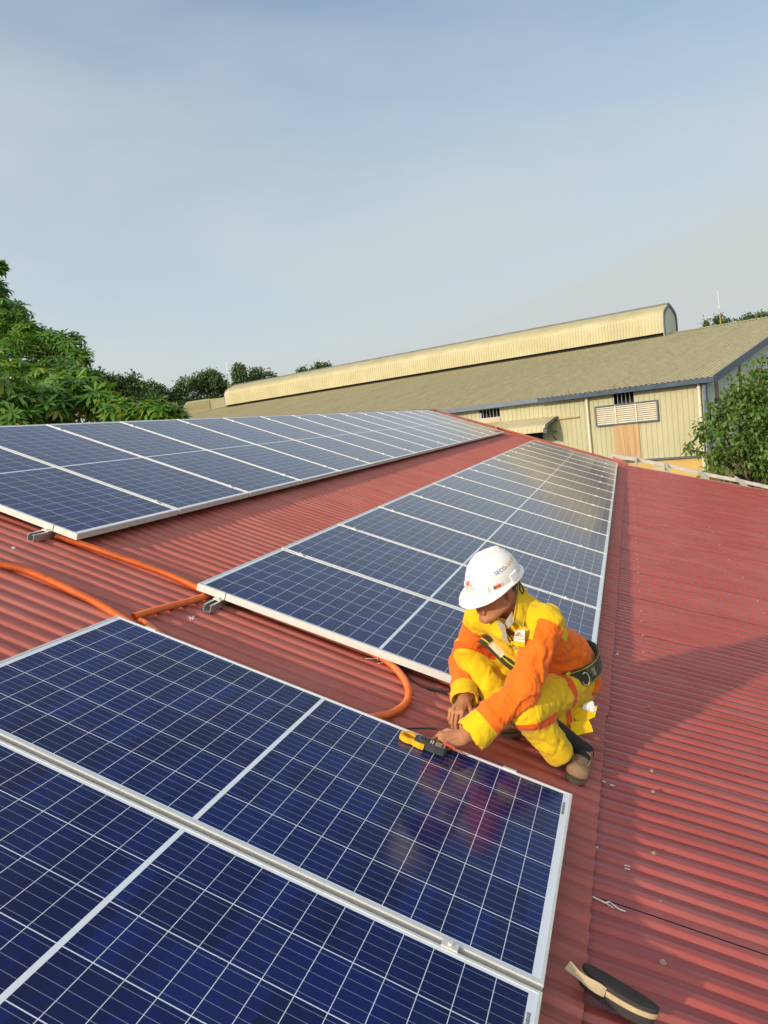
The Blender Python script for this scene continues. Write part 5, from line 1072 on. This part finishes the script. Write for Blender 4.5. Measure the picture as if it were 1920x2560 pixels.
# chest pocket with the printed patch
pk = [at(1289, 1577, 3.020), at(1313, 1575, 3.000), at(1312, 1618, 3.010), at(1283, 1612, 3.035)]
pocket = flap(pk, 0.006, yel, 'chest_pocket', jac, bow=0.004)
pt = [at(1290, 1575, 3.013), at(1313, 1572, 2.993), at(1312, 1606, 2.999), at(1283.5, 1600, 3.025)]
patch = flap(pt, 0.002, mat('patch_white', (0.74, 0.70, 0.60), 0.7), 'patch', pocket, bow=0.004)
pA, pB, pC, pD = map(vv, pt); pn = np.cross(pB - pA, pD - pA); pn /= np.linalg.norm(pn); pn = pn if pn @ camb > 0 else -pn
pw_ = np.linalg.norm(pB - pA)
def put_patch(x, y, l_):
    s = 0.5 + x / pw_; t = 0.5 - y / np.linalg.norm(pD - pA); return (pA * (1 - s) + pB * s) * (1 - t) + (pD * (1 - s) + pC * s) * t + pn * (l_ + 0.0085)
q = logo_shapes(lambda x, y, l_: put_patch(x, y - 0.001, l_), 0.0185, orr, blu, 'patch_emblem', None, None, None)
bpy.data.objects.remove(q)
qq = MB()
def _poly(pts, m): qq.add([put_patch(x * 0.0185, y * 0.0185 - 0.001, 0.0007) for x, y in pts], [tuple(range(len(pts)))], m)
for k in range(3):
    x = -0.95 + k * 0.33; _poly([(x + 0.25, 0.42), (x + 0.52, 0.42), (x + 0.66, 0.80), (x + 0.39, 0.80)] if k < 2 else [(x + 0.25, 0.42), (x + 0.58, 0.42), (x + 0.42, 0.80), (x + 0.39, 0.80)], 0); _poly([(x - 0.02, 0.0), (x + 0.25, 0.0), (x + 0.38, 0.36), (x + 0.11, 0.36)], 0)
for k in range(3):
    x = 0.20 + k * 0.25; _poly([(x + 0.02, 0.34 - k * .12), (x + 0.20, 0.34 - (k + .9) * .12), (x + 0.32, -0.02), (x + 0.06, 0.02)], 1)
tl, _x = text_on(put_patch, 'SECO-SOLAR', 0.0072, 0, -0.0135, 'patch_lettering', None, [gryp, gryp])
me_t = tl.data; qv = [v.co.copy() for v in me_t.vertices]; qq.add(qv, [tuple(p.vertices) for p in me_t.polygons], 2); bpy.data.objects.remove(tl)
off_ = Vector(per.location); qq.v = [tuple(Vector(v)) for v in qq.v]
bpy.data.objects.remove(patch)
patch = flap(pt, 0.002, bpy.data.materials['patch_white'], 'patch', pocket, bow=0.004)
# the print is part of the patch mesh
bmm = bmesh.new(); bmm.from_mesh(patch.data); base_slot = len(patch.data.materials)
for m_ in (orr, blu, gryp): patch.data.materials.append(m_)
for fc, m_ in zip(qq.f, qq.m):
    try:
        nf = bmm.faces.new([bmm.verts.new(Vector(qq.v[i]) - off_) for i in fc]); nf.material_index = base_slot + m_
    except ValueError: pass
bmm.to_mesh(patch.data); bmm.free()

# trousers
hemL = vv(at(1396, 1880, 3.10)); hemR = vv(at(1262, 1775, 3.30))
pelv = (J['hipL'] + J['hipR']) / 2; back_ = vv(at(1436, 1735, 3.42))
tr = [(cone(J['belt'] - spn * 0.03, pelv, 0.128, 0.125, (fwd, 0.92)), .05, 1), (cone(J['hipL'], J['kneL'] + (J['kneL'] - J['hipL']) * 0.03, 0.094, 0.074), .035, 1), (cone(J['hipR'], J['kneR'], 0.090, 0.064), .035, 1),
      (cone(J['kneL'], hemL, 0.068, 0.060), .022, 1), (cone(J['kneR'] + (hemR - J['kneR']) * 0.02, hemR, 0.063, 0.064), .022, 1), (cone(pelv, back_, 0.105, 0.085), .05, 1),
      (cone(at(1432, 1748, 3.28), at(1462, 1772, 3.28), 0.060, 0.030, (camb, 0.6)), .03, 1), (cone(at(1378, 1785, 3.20), at(1416, 1806, 3.25), 0.055, 0.042), .03, 1)]
hdL = hemL - J['kneL']; hdR = hemR - J['kneR']
tr += [(cone(hemL - hdL * 0.02, hemL + hdL * 0.7, 0.046, 0.080), .004, -1), (cone(hemR - hdR * 0.05, hemR + hdR * 0.6, 0.052, 0.08), .006, -1)]
TF = field(tr)
def tfold(P):
    a = 0.0055 * folds(P, 17, 1.0, 4.1) + 0.0022 * folds(P, 48, 1.0, 3.2)
    for (x, y, am, fr, c0) in ((J['hipL'], J['kneL'], 0.0055, 60, 0.5), (J['kneL'], hemL, 0.0055, 75, 0.75), (J['kneR'], hemR, 0.0038, 60, 0.9), (J['hipR'], J['kneR'], 0.006, 60, 0.6)):
        t, d = seg_t(P, x, y); ax = (y - x) / np.linalg.norm(y - x); s = (P - x) @ ax; o = P - x - s[:, None] * ax
        w = np.exp(-((t - c0) / 0.4) ** 2) * (d < 0.10) * (t > -.1) * (t < 1.2); a = a + am * w * (np.abs(np.sin(s * fr * 0.5 + 14 * (o @ camu) - 10 * (o @ camr) + 1.5 * np.sin(o @ camu * 26))) - 0.5)
    return a * np.where((np.linalg.norm(P - hemL, axis=1) < 0.085) | (np.linalg.norm(P - hemR, axis=1) < 0.08), 0.25, 1.0)
F3 = lambda P: TF(P) - tfold(P)
F3.lo, F3.hi = TF.lo, TF.hi
tp, tf_ = nets(F3, 0.0044); tp = relax(tp, tf_, 1, 0.4)
def tzone(C):
    m = np.zeros(len(C))
    tl_, dl = seg_t(C, J['kneL'], hemL); th, dh = seg_t(C, J['hipL'], J['kneL']); tr_, drr = seg_t(C, J['hipR'], J['kneR'])
    dn = (J['kneL'] - C) @ upw; m[(dn > 0.022) & (dn < 0.056) & (dl < 0.11) & (th > 0.75)] = 1   # band round the left knee
    kn_ = (C - J['kneR']) @ (camr * 0.2 + camu * 0.8 - camb * 0.5); m[(kn_ > -0.022) & (kn_ < 0.016) & (np.linalg.norm(C - J['kneR'], axis=1) < 0.125)] = 1
    m[(np.abs(th - 0.36) < 0.050) & (dh < 0.19) & ((C - J['hipL']) @ camb > 0.02)] = 1       # strip across the left thigh
    return m
trs = solid('trousers', [(tp, tf_)], [zoned('yellow_cotton_with_bands', (0.72, 0.465, 0.006), (0.72, 0.10, 0.008))], per, None, tzone); tag(trs, 'yellow work trousers with orange bands')

flap([at(1422, 1772, 3.245), at(1494, 1764, 3.225), at(1487, 1792, 3.215), at(1446, 1813, 3.205)], 0.005, yel, 'pocket_flap', trs, bow=0.008)
flap([at(1426, 1806, 3.195), at(1469, 1796, 3.215), at(1483, 1829, 3.195), at(1424, 1843, 3.165)], 0.005, yel, 'pocket_flap', trs, bow=0.006)
# belt with its ring, tag and stitching
bc = J['belt'] + spn * -0.022 + camb * 0.010; bax = spn * 0.42 + upw * 0.80; bax /= np.linalg.norm(bax); brt = np.cross(bax, fwd); brt /= np.linalg.norm(brt); bfw = np.cross(brt, bax)
q = MB(); nB = 48
def bel(a, z, o): return bc + (brt * math.cos(a) * (0.159 + o) + bfw * math.sin(a) * (0.156 + o)) + bax * z
for (z0, z1, o, m_) in ((-0.042, 0.042, 0.0, 0), (-0.038, -0.035, 0.0012, 1), (0.035, 0.038, 0.0012, 1)):
    vs = [bel(2 * math.pi * i / nB, z, o + (0.002 * math.sin(5 * 2 * math.pi * i / nB))) for z in (z0, z1) for i in range(nB)] + [bel(2 * math.pi * i / nB, z, o - 0.006 + (0.002 * math.sin(5 * 2 * math.pi * i / nB))) for z in (z1, z0) for i in range(nB)]
    q.add(vs, [(j * nB + i, j * nB + (i + 1) % nB, ((j + 1) % 4) * nB + (i + 1) % nB, ((j + 1) % 4) * nB + i) for j in range(4) for i in range(nB)], m_, False)
belt = q.build('safety_belt', [olive, lime], per)
def near_a(px, py):
    r_ = vv(ray(px, py)); best = min(((np.linalg.norm(np.cross(bel(a, 0, 0) - vv(CAM), r_)) / np.linalg.norm(r_) + (0 if (bel(a, 0, 0) - bc) @ camb > 0 else 9), a) for a in np.linspace(0, 2 * math.pi, 240))); return best[1]
aR = near_a(1460, 1690)
q = MB(); c_ = bel(aR, -0.004, 0.006); ex = (bel(aR + .05, 0, 0) - bel(aR - .05, 0, 0)); ex /= np.linalg.norm(ex)
q.tube([c_ + (ex * math.cos(t) * 0.017 + bax * math.sin(t) * 0.030) + (bel(aR, 0, 1) - bel(aR, 0, 0)) * 0.006 for t in np.linspace(R(60), R(345), 22)], 0.0028, 6); q.build('ring', M['steel'], belt)
thr = mat('pale_thread', (0.55, 0.55, 0.45), 0.7)
for a_ in (aR - 0.30, aR + 0.30):
    pts_ = [bel(a_ - 0.09, -0.020, 0.0022), bel(a_ - 0.09, 0.020, 0.0022), bel(a_ - 0.03, -0.020, 0.0022), bel(a_ - 0.03, 0.020, 0.0022), bel(a_ + 0.03, -0.020, 0.0022), bel(a_ + 0.03, 0.020, 0.0022), bel(a_ - 0.03, -0.0202, 0.0023), bel(a_ - 0.03, 0.0202, 0.0023), bel(a_ - 0.09, -0.0202, 0.0023)]
    MB().tube(pts_, 0.0009, 5).build('stitching', thr, belt)
aT = near_a(1418, 1672); q = MB(); q.box(bel(aT, 0.040, 0.004), ex * 0.010, bax * 0.007, (bel(aT, 0, 1) - bel(aT, 0, 0)) * 0.002); q.build('label', yel, belt)
# strap across the raised thigh with its pale tag
sp_pts = [(1190, 1592, 3.262), (1207, 1597, 3.245), (1226, 1612, 3.24), (1248, 1634, 3.235), (1270, 1655, 3.23), (1292, 1672, 3.235), (1308, 1690, 3.25)]
pth = smooth_path([at(*p) for p in sp_pts], 0.008); q = MB(); n_ = len(pth)
for o0, o1, m_, l_ in ((-0.021, 0.021, 0, 0), (-0.003, 0.003, 1, 0.0012)):
    L_, R_ = [], []
    for i in range(n_):
        t = pth[min(i + 1, n_ - 1)] - pth[max(i - 1, 0)]; t /= np.linalg.norm(t); sdv = np.cross(t, camb); sdv /= np.linalg.norm(sdv); up_ = camb * (0.002 + l_); L_.append(pth[i] + sdv * o0 + up_); R_.append(pth[i] + sdv * o1 + up_)
    vs = L_ + R_ + [p - camb * 0.003 for p in L_] + [p - camb * 0.003 for p in R_]
    q.add(vs, [(i, i + 1, n_ + i + 1, n_ + i) for i in range(n_ - 1)] + [(2 * n_ + i + 1, 2 * n_ + i, 3 * n_ + i, 3 * n_ + i + 1) for i in range(n_ - 1)] + [(i + 1, i, 2 * n_ + i, 2 * n_ + i + 1) for i in range(n_ - 1)] + [(n_ + i, n_ + i + 1, 3 * n_ + i + 1, 3 * n_ + i) for i in range(n_ - 1)], m_)
strap = q.build('strap', [olive, mat('strap_yellow', (0.62, 0.48, 0.03), 0.7)], per)
flap([at(1232, 1602, 3.215), at(1266, 1631, 3.205), at(1251, 1645, 3.205), at(1219, 1612, 3.215)], 0.003, mat('pale_tag', (0.60, 0.52, 0.38), 0.75, var=0.15, vscale=60), 'tag_label', strap, bow=0.003)

# socks and shoes
def shoe(name, heel, toe, upn, parent, w=0.048, label=None):
    heel, toe = vv(heel), vv(toe); x = toe - heel; ln = np.linalg.norm(x); x /= ln; z = vv(upn) - x * (vv(upn) @ x); z /= np.linalg.norm(z); y = np.cross(z, x)
    Q = lambda a, b, c: heel + x * a + y * b + z * c
    up_f = field([(cone(Q(0.040, 0, 0.040), Q(ln - 0.055, 0, 0.032), 0.038, w * 0.98, (z, 0.74)), .02, 1), (cone(Q(0.035, 0, 0.050), Q(0.075, 0, 0.066), 0.038, 0.036), .03, 1), (cone(Q(0.055, 0, 0.11), Q(0.075, 0, 0.082), 0.034, 0.030), .006, -1), (cone(Q(ln / 2, 0, -0.10), Q(ln / 2 + .01, 0, -0.10), 0.1 + 0.0, 0.1, None), .004, -1)])
    ou = lambda P: np.maximum(up_f(P), 0.012 - (P - heel) @ z)
    lid = ((0.0, 0.0),)
    ou.lo, ou.hi = up_f.lo, up_f.hi; p, f = nets(ou, 0.0034)
    o = solid(name, [(relax(p, f, 1, .3), f)], [mat(name + '_suede', (0.27, 0.165, 0.085), 0.85, var=0.16, vscale=22, bump=0.3, bscale=90)], parent)
    so_ = [(math.cos(a), math.sin(a)) for a in np.linspace(0, 2 * math.pi, 40, endpoint=False)]; q = MB(); pts = []
    for c, s in so_:
        a = ln / 2 + 0.002 + (ln / 2 + 0.002) * np.sign(c) * abs(c) ** 0.8; wd = (w + 0.003) if c > 0 else (w - 0.006); pts.append(Q(a, s * wd * (1 - 0.05 * c * c), 0.0005))
    q.prism(pts, z * 0.014, 0, True); q.build('sole', mat(name + '_sole', (0.20, 0.165, 0.12), 0.8, var=0.1), o)
    q = MB(); arc = [Q(ln - 0.125 + 0.085 * math.sin(t), 0.036 * math.cos(t), 0.066 - 0.016 * math.sin(t) ** 2) for t in np.linspace(0, math.pi, 16)]
    q.tube(arc, 0.0022, 5); q.build('seam', mat(name + '_seam', (0.34, 0.23, 0.13), 0.8), o)
    return o
heelL = P3(2.042, -0.118, CREST); toeL = P3(2.026, -0.378, CREST); sh = shoe('shoe', heelL, toeL, N, per)
sh2 = shoe('shoe', P3(1.825, -0.055, CREST), P3(1.622, -0.222, CREST), N, per)
sk_ = [(cone(vv(heelL) + vv(V) * -0.060 + vv(N) * 0.055, J['kneL'] + (J['ankL'] - J['kneL']) * 0.45, 0.036, 0.042), .02, 1), (cone(vv(heelL) - vv(V) * 0.055 + vv(N) * 0.05, vv(heelL) - vv(V) * 0.115 + vv(N) * 0.045, 0.036, 0.030), .02, 1)]
p, f = nets(field(sk_), 0.0045); s2_ = [(cone(vv(P3(1.775, -0.097, CREST + .05)), J['kneR'] + (J['ankR'] - J['kneR']) * 0.5, 0.040, 0.050), .02, 1)]
p2, f2 = nets(field(s2_), 0.005); solid('socks', [(p, f), (p2, f2)], [sock_m], per)

# the crumpled white cloth in the thigh pocket
rgc = np.random.default_rng(9); cc_ = vv(at(1472, 1768, 3.225))
rag_f = field([(ell(cc_ + vv(CX) * x + vv(CY) * y + vv(CZ) * z, (camr, camu, camb), (a, b, c)), 0.008, 1) for x, y, z, a, b, c in ((0, 0, 0, .024, .018, .012), (.012, .012, .002, .014, .014, .010), (-.016, -.006, .004, .016, .010, .010), (.016, -.010, .004, .014, .012, .010))])
rag = thing('white_cloth', 'crumpled white cloth poking out of the thigh pocket', 'cloth', tuple(cc_))
RFf = lambda P: rag_f(P) - 0.003 * folds(P, 90, 1.0, 2.0)
RFf.lo, RFf.hi = rag_f.lo, rag_f.hi
p, f = nets(RFf, 0.0026); solid('fabric', [(p, f)], [mat('white_cotton', (0.72, 0.70, 0.66), 0.85)], rag)

# ------------------------------------------------------------------ clamp meter lying on the panel frame
mp0, mp1 = at(1012, 1838, 2.945), at(1122, 1884, 2.925)
BM = BLK['C'][0]; nC = (BM.to_3x3() @ Vector((0, 0, 1))).normalized()
OC = BM @ Vector((0, BLK['C'][2], 0))
def onC(px, py, h): return hit(px, py, OC + nC * h, nC)
g0, g1 = onC(1002, 1836, 0.011), onC(1116, 1880, 0.011)
xM = (g1 - g0).normalized(); yM = nC.cross(xM); LM = (g1 - g0).length
mat4 = Matrix(((xM.x, yM.x, nC.x, g0.x), (xM.y, yM.y, nC.y, g0.y), (xM.z, yM.z, nC.z, g0.z), (0, 0, 0, 1)))
met = thing('clamp_meter', 'yellow jawed black clamp meter lying on the foreground panel edge', 'clamp meter', mat=mat4)
mblk = mat('meter_black', (0.035, 0.037, 0.036), 0.55); myel = mat('meter_yellow', (0.82, 0.40, 0.01), 0.4); scr = mat('lcd_screen', (0.24, 0.22, 0.17), 0.25); mkw = mat('meter_print', (0.62, 0.62, 0.60), 0.6)
q = MB(); K = LM / 0.205
def out2d(pts, z0, z1, m=0):
    q.prism([(x * K, y * K, z0) for x, y in pts], (0, 0, z1 - z0), m)
body2 = [(0.062, -0.024), (0.075, -0.030), (0.115, -0.029), (0.160, -0.031), (0.196, -0.027), (0.205, -0.018), (0.205, 0.018), (0.196, 0.027), (0.160, 0.030), (0.115, 0.027), (0.075, 0.024), (0.062, 0.018)]
out2d(body2, -0.0105, 0.012); out2d([(x * .96 + .005, y * .9) for x, y in body2], 0.012, 0.0165); q.build('case', mblk, met, True)
q = MB(); arcs = [R(a) for a in range(20, 345, 13)]
o_ = [(0.036 + 0.040 * math.cos(a), 0.033 * math.sin(a)) for a in arcs]; i_ = [(0.037 + 0.027 * math.cos(a), 0.0205 * math.sin(a)) for a in arcs]
for k in range(len(arcs) - 1): q.prism([(p[0] * K, p[1] * K, -0.010) for p in (o_[k], o_[k + 1], i_[k + 1], i_[k])], (0, 0, 0.020))
q.build('jaw', myel, met, True)
q = MB(); q.prism([(x * K, y * K, -0.010) for x, y in ((0.050, -0.024), (0.068, -0.034), (0.094, -0.040), (0.112, -0.038), (0.114, -0.029), (0.08, -0.026))], (0, 0, 0.021)); q.build('trigger', myel, met, True)
q = MB(); q.bx(0.152 * K, 0.181 * K, -0.017 * K, 0.017 * K, 0.0165, 0.0178); q.build('screen', scr, met, True)
q = MB(); q.tube([(0.098 * K, 0, 0.0165), (0.098 * K, 0, 0.022)], 0.0145 * K, 20); q.bx(0.088 * K, 0.108 * K, -0.0022, 0.0022, 0.022, 0.0245); q.build('dial', mblk, met, True)
q = MB()
for k in range(11):
    a = R(40 + 28 * k); q.bx(0.098 * K + 0.0185 * K * math.cos(a) - .0012, 0.098 * K + 0.0185 * K * math.cos(a) + .0012, 0.0185 * K * math.sin(a) - .001, 0.0185 * K * math.sin(a) + .001, 0.0166, 0.0170)
for k in range(3):
    for j in range(2): q.bx((0.130 + 0.009 * j) * K, (0.1345 + 0.009 * j) * K, (-0.012 + 0.010 * k) * K, (-0.0075 + 0.010 * k) * K, 0.0166, 0.0182)
q.bx(0.188 * K, 0.193 * K, -0.012 * K, -0.008 * K, 0.0166, 0.0176); q.bx(0.188 * K, 0.193 * K, 0.006 * K, 0.010 * K, 0.0166, 0.0176); q.build('markings', mkw, met, True)
# red test leads
pl1 = [g0 + xM * (LM - 0.004) + nC * 0.012 + yM * 0.004, at(1116, 1858, 2.93), at(1128, 1866, 2.92), at(1150, 1880, 2.92), at(1178, 1893, 2.95)]
t = thing('test_lead', 'red test probe and lead looping beside the hand and meter', 'test lead', tuple(pl1[0]))
pa = smooth_path([onC(1108, 1858, .030), onC(1122, 1864, .028), onC(1138, 1873, .022)], 0.006); MB().tube(pa, list(np.linspace(0.0062, 0.0046, len(pa))), 8).build('probe', M['redwire'], t)
pa = smooth_path([onC(1136, 1872, .022), onC(1160, 1884, .014), on(1180, 1896, CREST + .02), on(1186, 1893, CREST + .012), on(1200, 1884, CREST + .03), on(1207, 1876, CREST + .035), on(1200, 1864, CREST + .04), on(1191, 1850, CREST + .05), at(1184, 1838, 2.97)], 0.006); MB().tube(pa, 0.0021, 6).build('lead', M['redwire'], t)

# ------------------------------------------------------------------ slipper at the lower right
sa, sb = onr(1462, 2432, 0.075), onr(1606, 2522, 0.070); xs = (sb - sa).normalized(); ys = (NR * 0.86 + CZ * 0.0 - V * 0.0); 
ups = (NR * 1.0 + V * 0.30).normalized(); ups = (ups - xs * ups.dot(xs)).normalized(); yl = ups.cross(xs); ls = (sb - sa).length + 0.05
sm4 = Matrix(((xs.x, yl.x, ups.x, sa.x), (xs.y, yl.y, ups.y, sa.y), (xs.z, yl.z, ups.z, sa.z), (0, 0, 0, 1)))
sl_t = thing('slipper', 'dark oval slipper sole with a torn beige strap, lying across the roof seam', 'slipper', mat=sm4)
def sole_pts(z, g_=0.0):
    out = []
    for a in np.linspace(0, 2 * math.pi, 48, endpoint=False):
        c, s = math.cos(a), math.sin(a); x = ls / 2 + (ls / 2 + g_) * np.sign(c) * abs(c) ** 0.72; w_ = (0.034 + 0.005 * math.sin((x / ls) * 3.0)) + g_; out.append((x - 0.012, w_ * np.sign(s) * abs(s) ** 0.9, z + 0.010 * ((x / ls - 0.45) ** 2) * 2))
    return out
dkm = mat('slipper_dark', (0.030, 0.024, 0.020), 0.8, var=0.3, vscale=18, bump=0.2, bscale=150); bgm = mat('slipper_beige', (0.44, 0.34, 0.20), 0.7, var=0.15, vscale=20)
q = MB(); q.prism(sole_pts(0.006, -0.001), (0, 0, 0.010), 0, True); q.build('insole', dkm, sl_t, True)
q = MB(); q.prism(sole_pts(-0.0075, 0.0), (0, 0, 0.0060), 0, True); q.prism(sole_pts(-0.0010, 0.0012), (0, 0, 0.0065), 0, True); q.build('welt', bgm, sl_t, True)
q = MB(); q.prism(sole_pts(-0.030, -0.004), (0, 0, 0.0215), 0, True); q.build('outsole', dkm, sl_t, True)
st_ = smooth_path([onr(1513, 2482, .088), onr(1500, 2474, .093), onr(1474, 2458, .098), onr(1449, 2439, .102), onr(1432, 2424, .106), onr(1419, 2412, .108)], 0.006); q = MB(); n_ = len(st_)
cst = vv((CZ + CY * 0.55).normalized()); Ls, Rs = [], []
for i in range(n_):
    t_ = st_[min(i + 1, n_ - 1)] - st_[max(i - 1, 0)]; t_ /= np.linalg.norm(t_); sd_ = np.cross(t_, cst); sd_ /= np.linalg.norm(sd_); wv = 0.011 + 0.002 * math.sin(i * .4); Ls.append(st_[i] + sd_ * wv); Rs.append(st_[i] - sd_ * wv)
vs = Ls + Rs + [p_ - cst * 0.005 for p_ in Ls] + [p_ - cst * 0.005 for p_ in Rs]
q.add(vs, [(i, i + 1, n_ + i + 1, n_ + i) for i in range(n_ - 1)] + [(2 * n_ + i + 1, 2 * n_ + i, 3 * n_ + i, 3 * n_ + i + 1) for i in range(n_ - 1)] + [(i + 1, i, 2 * n_ + i, 2 * n_ + i + 1) for i in range(n_ - 1)] + [(n_ + i, n_ + i + 1, 3 * n_ + i + 1, 3 * n_ + i) for i in range(n_ - 1)] + [(0, n_, 3 * n_, 2 * n_), (n_ - 1, 3 * n_ - 1, 4 * n_ - 1, 2 * n_ - 1)], 0, False)
inv = sm4.inverted(); q.v = [tuple(inv @ Vector(v)) for v in q.v]; q.build('strap', bgm, sl_t, True)
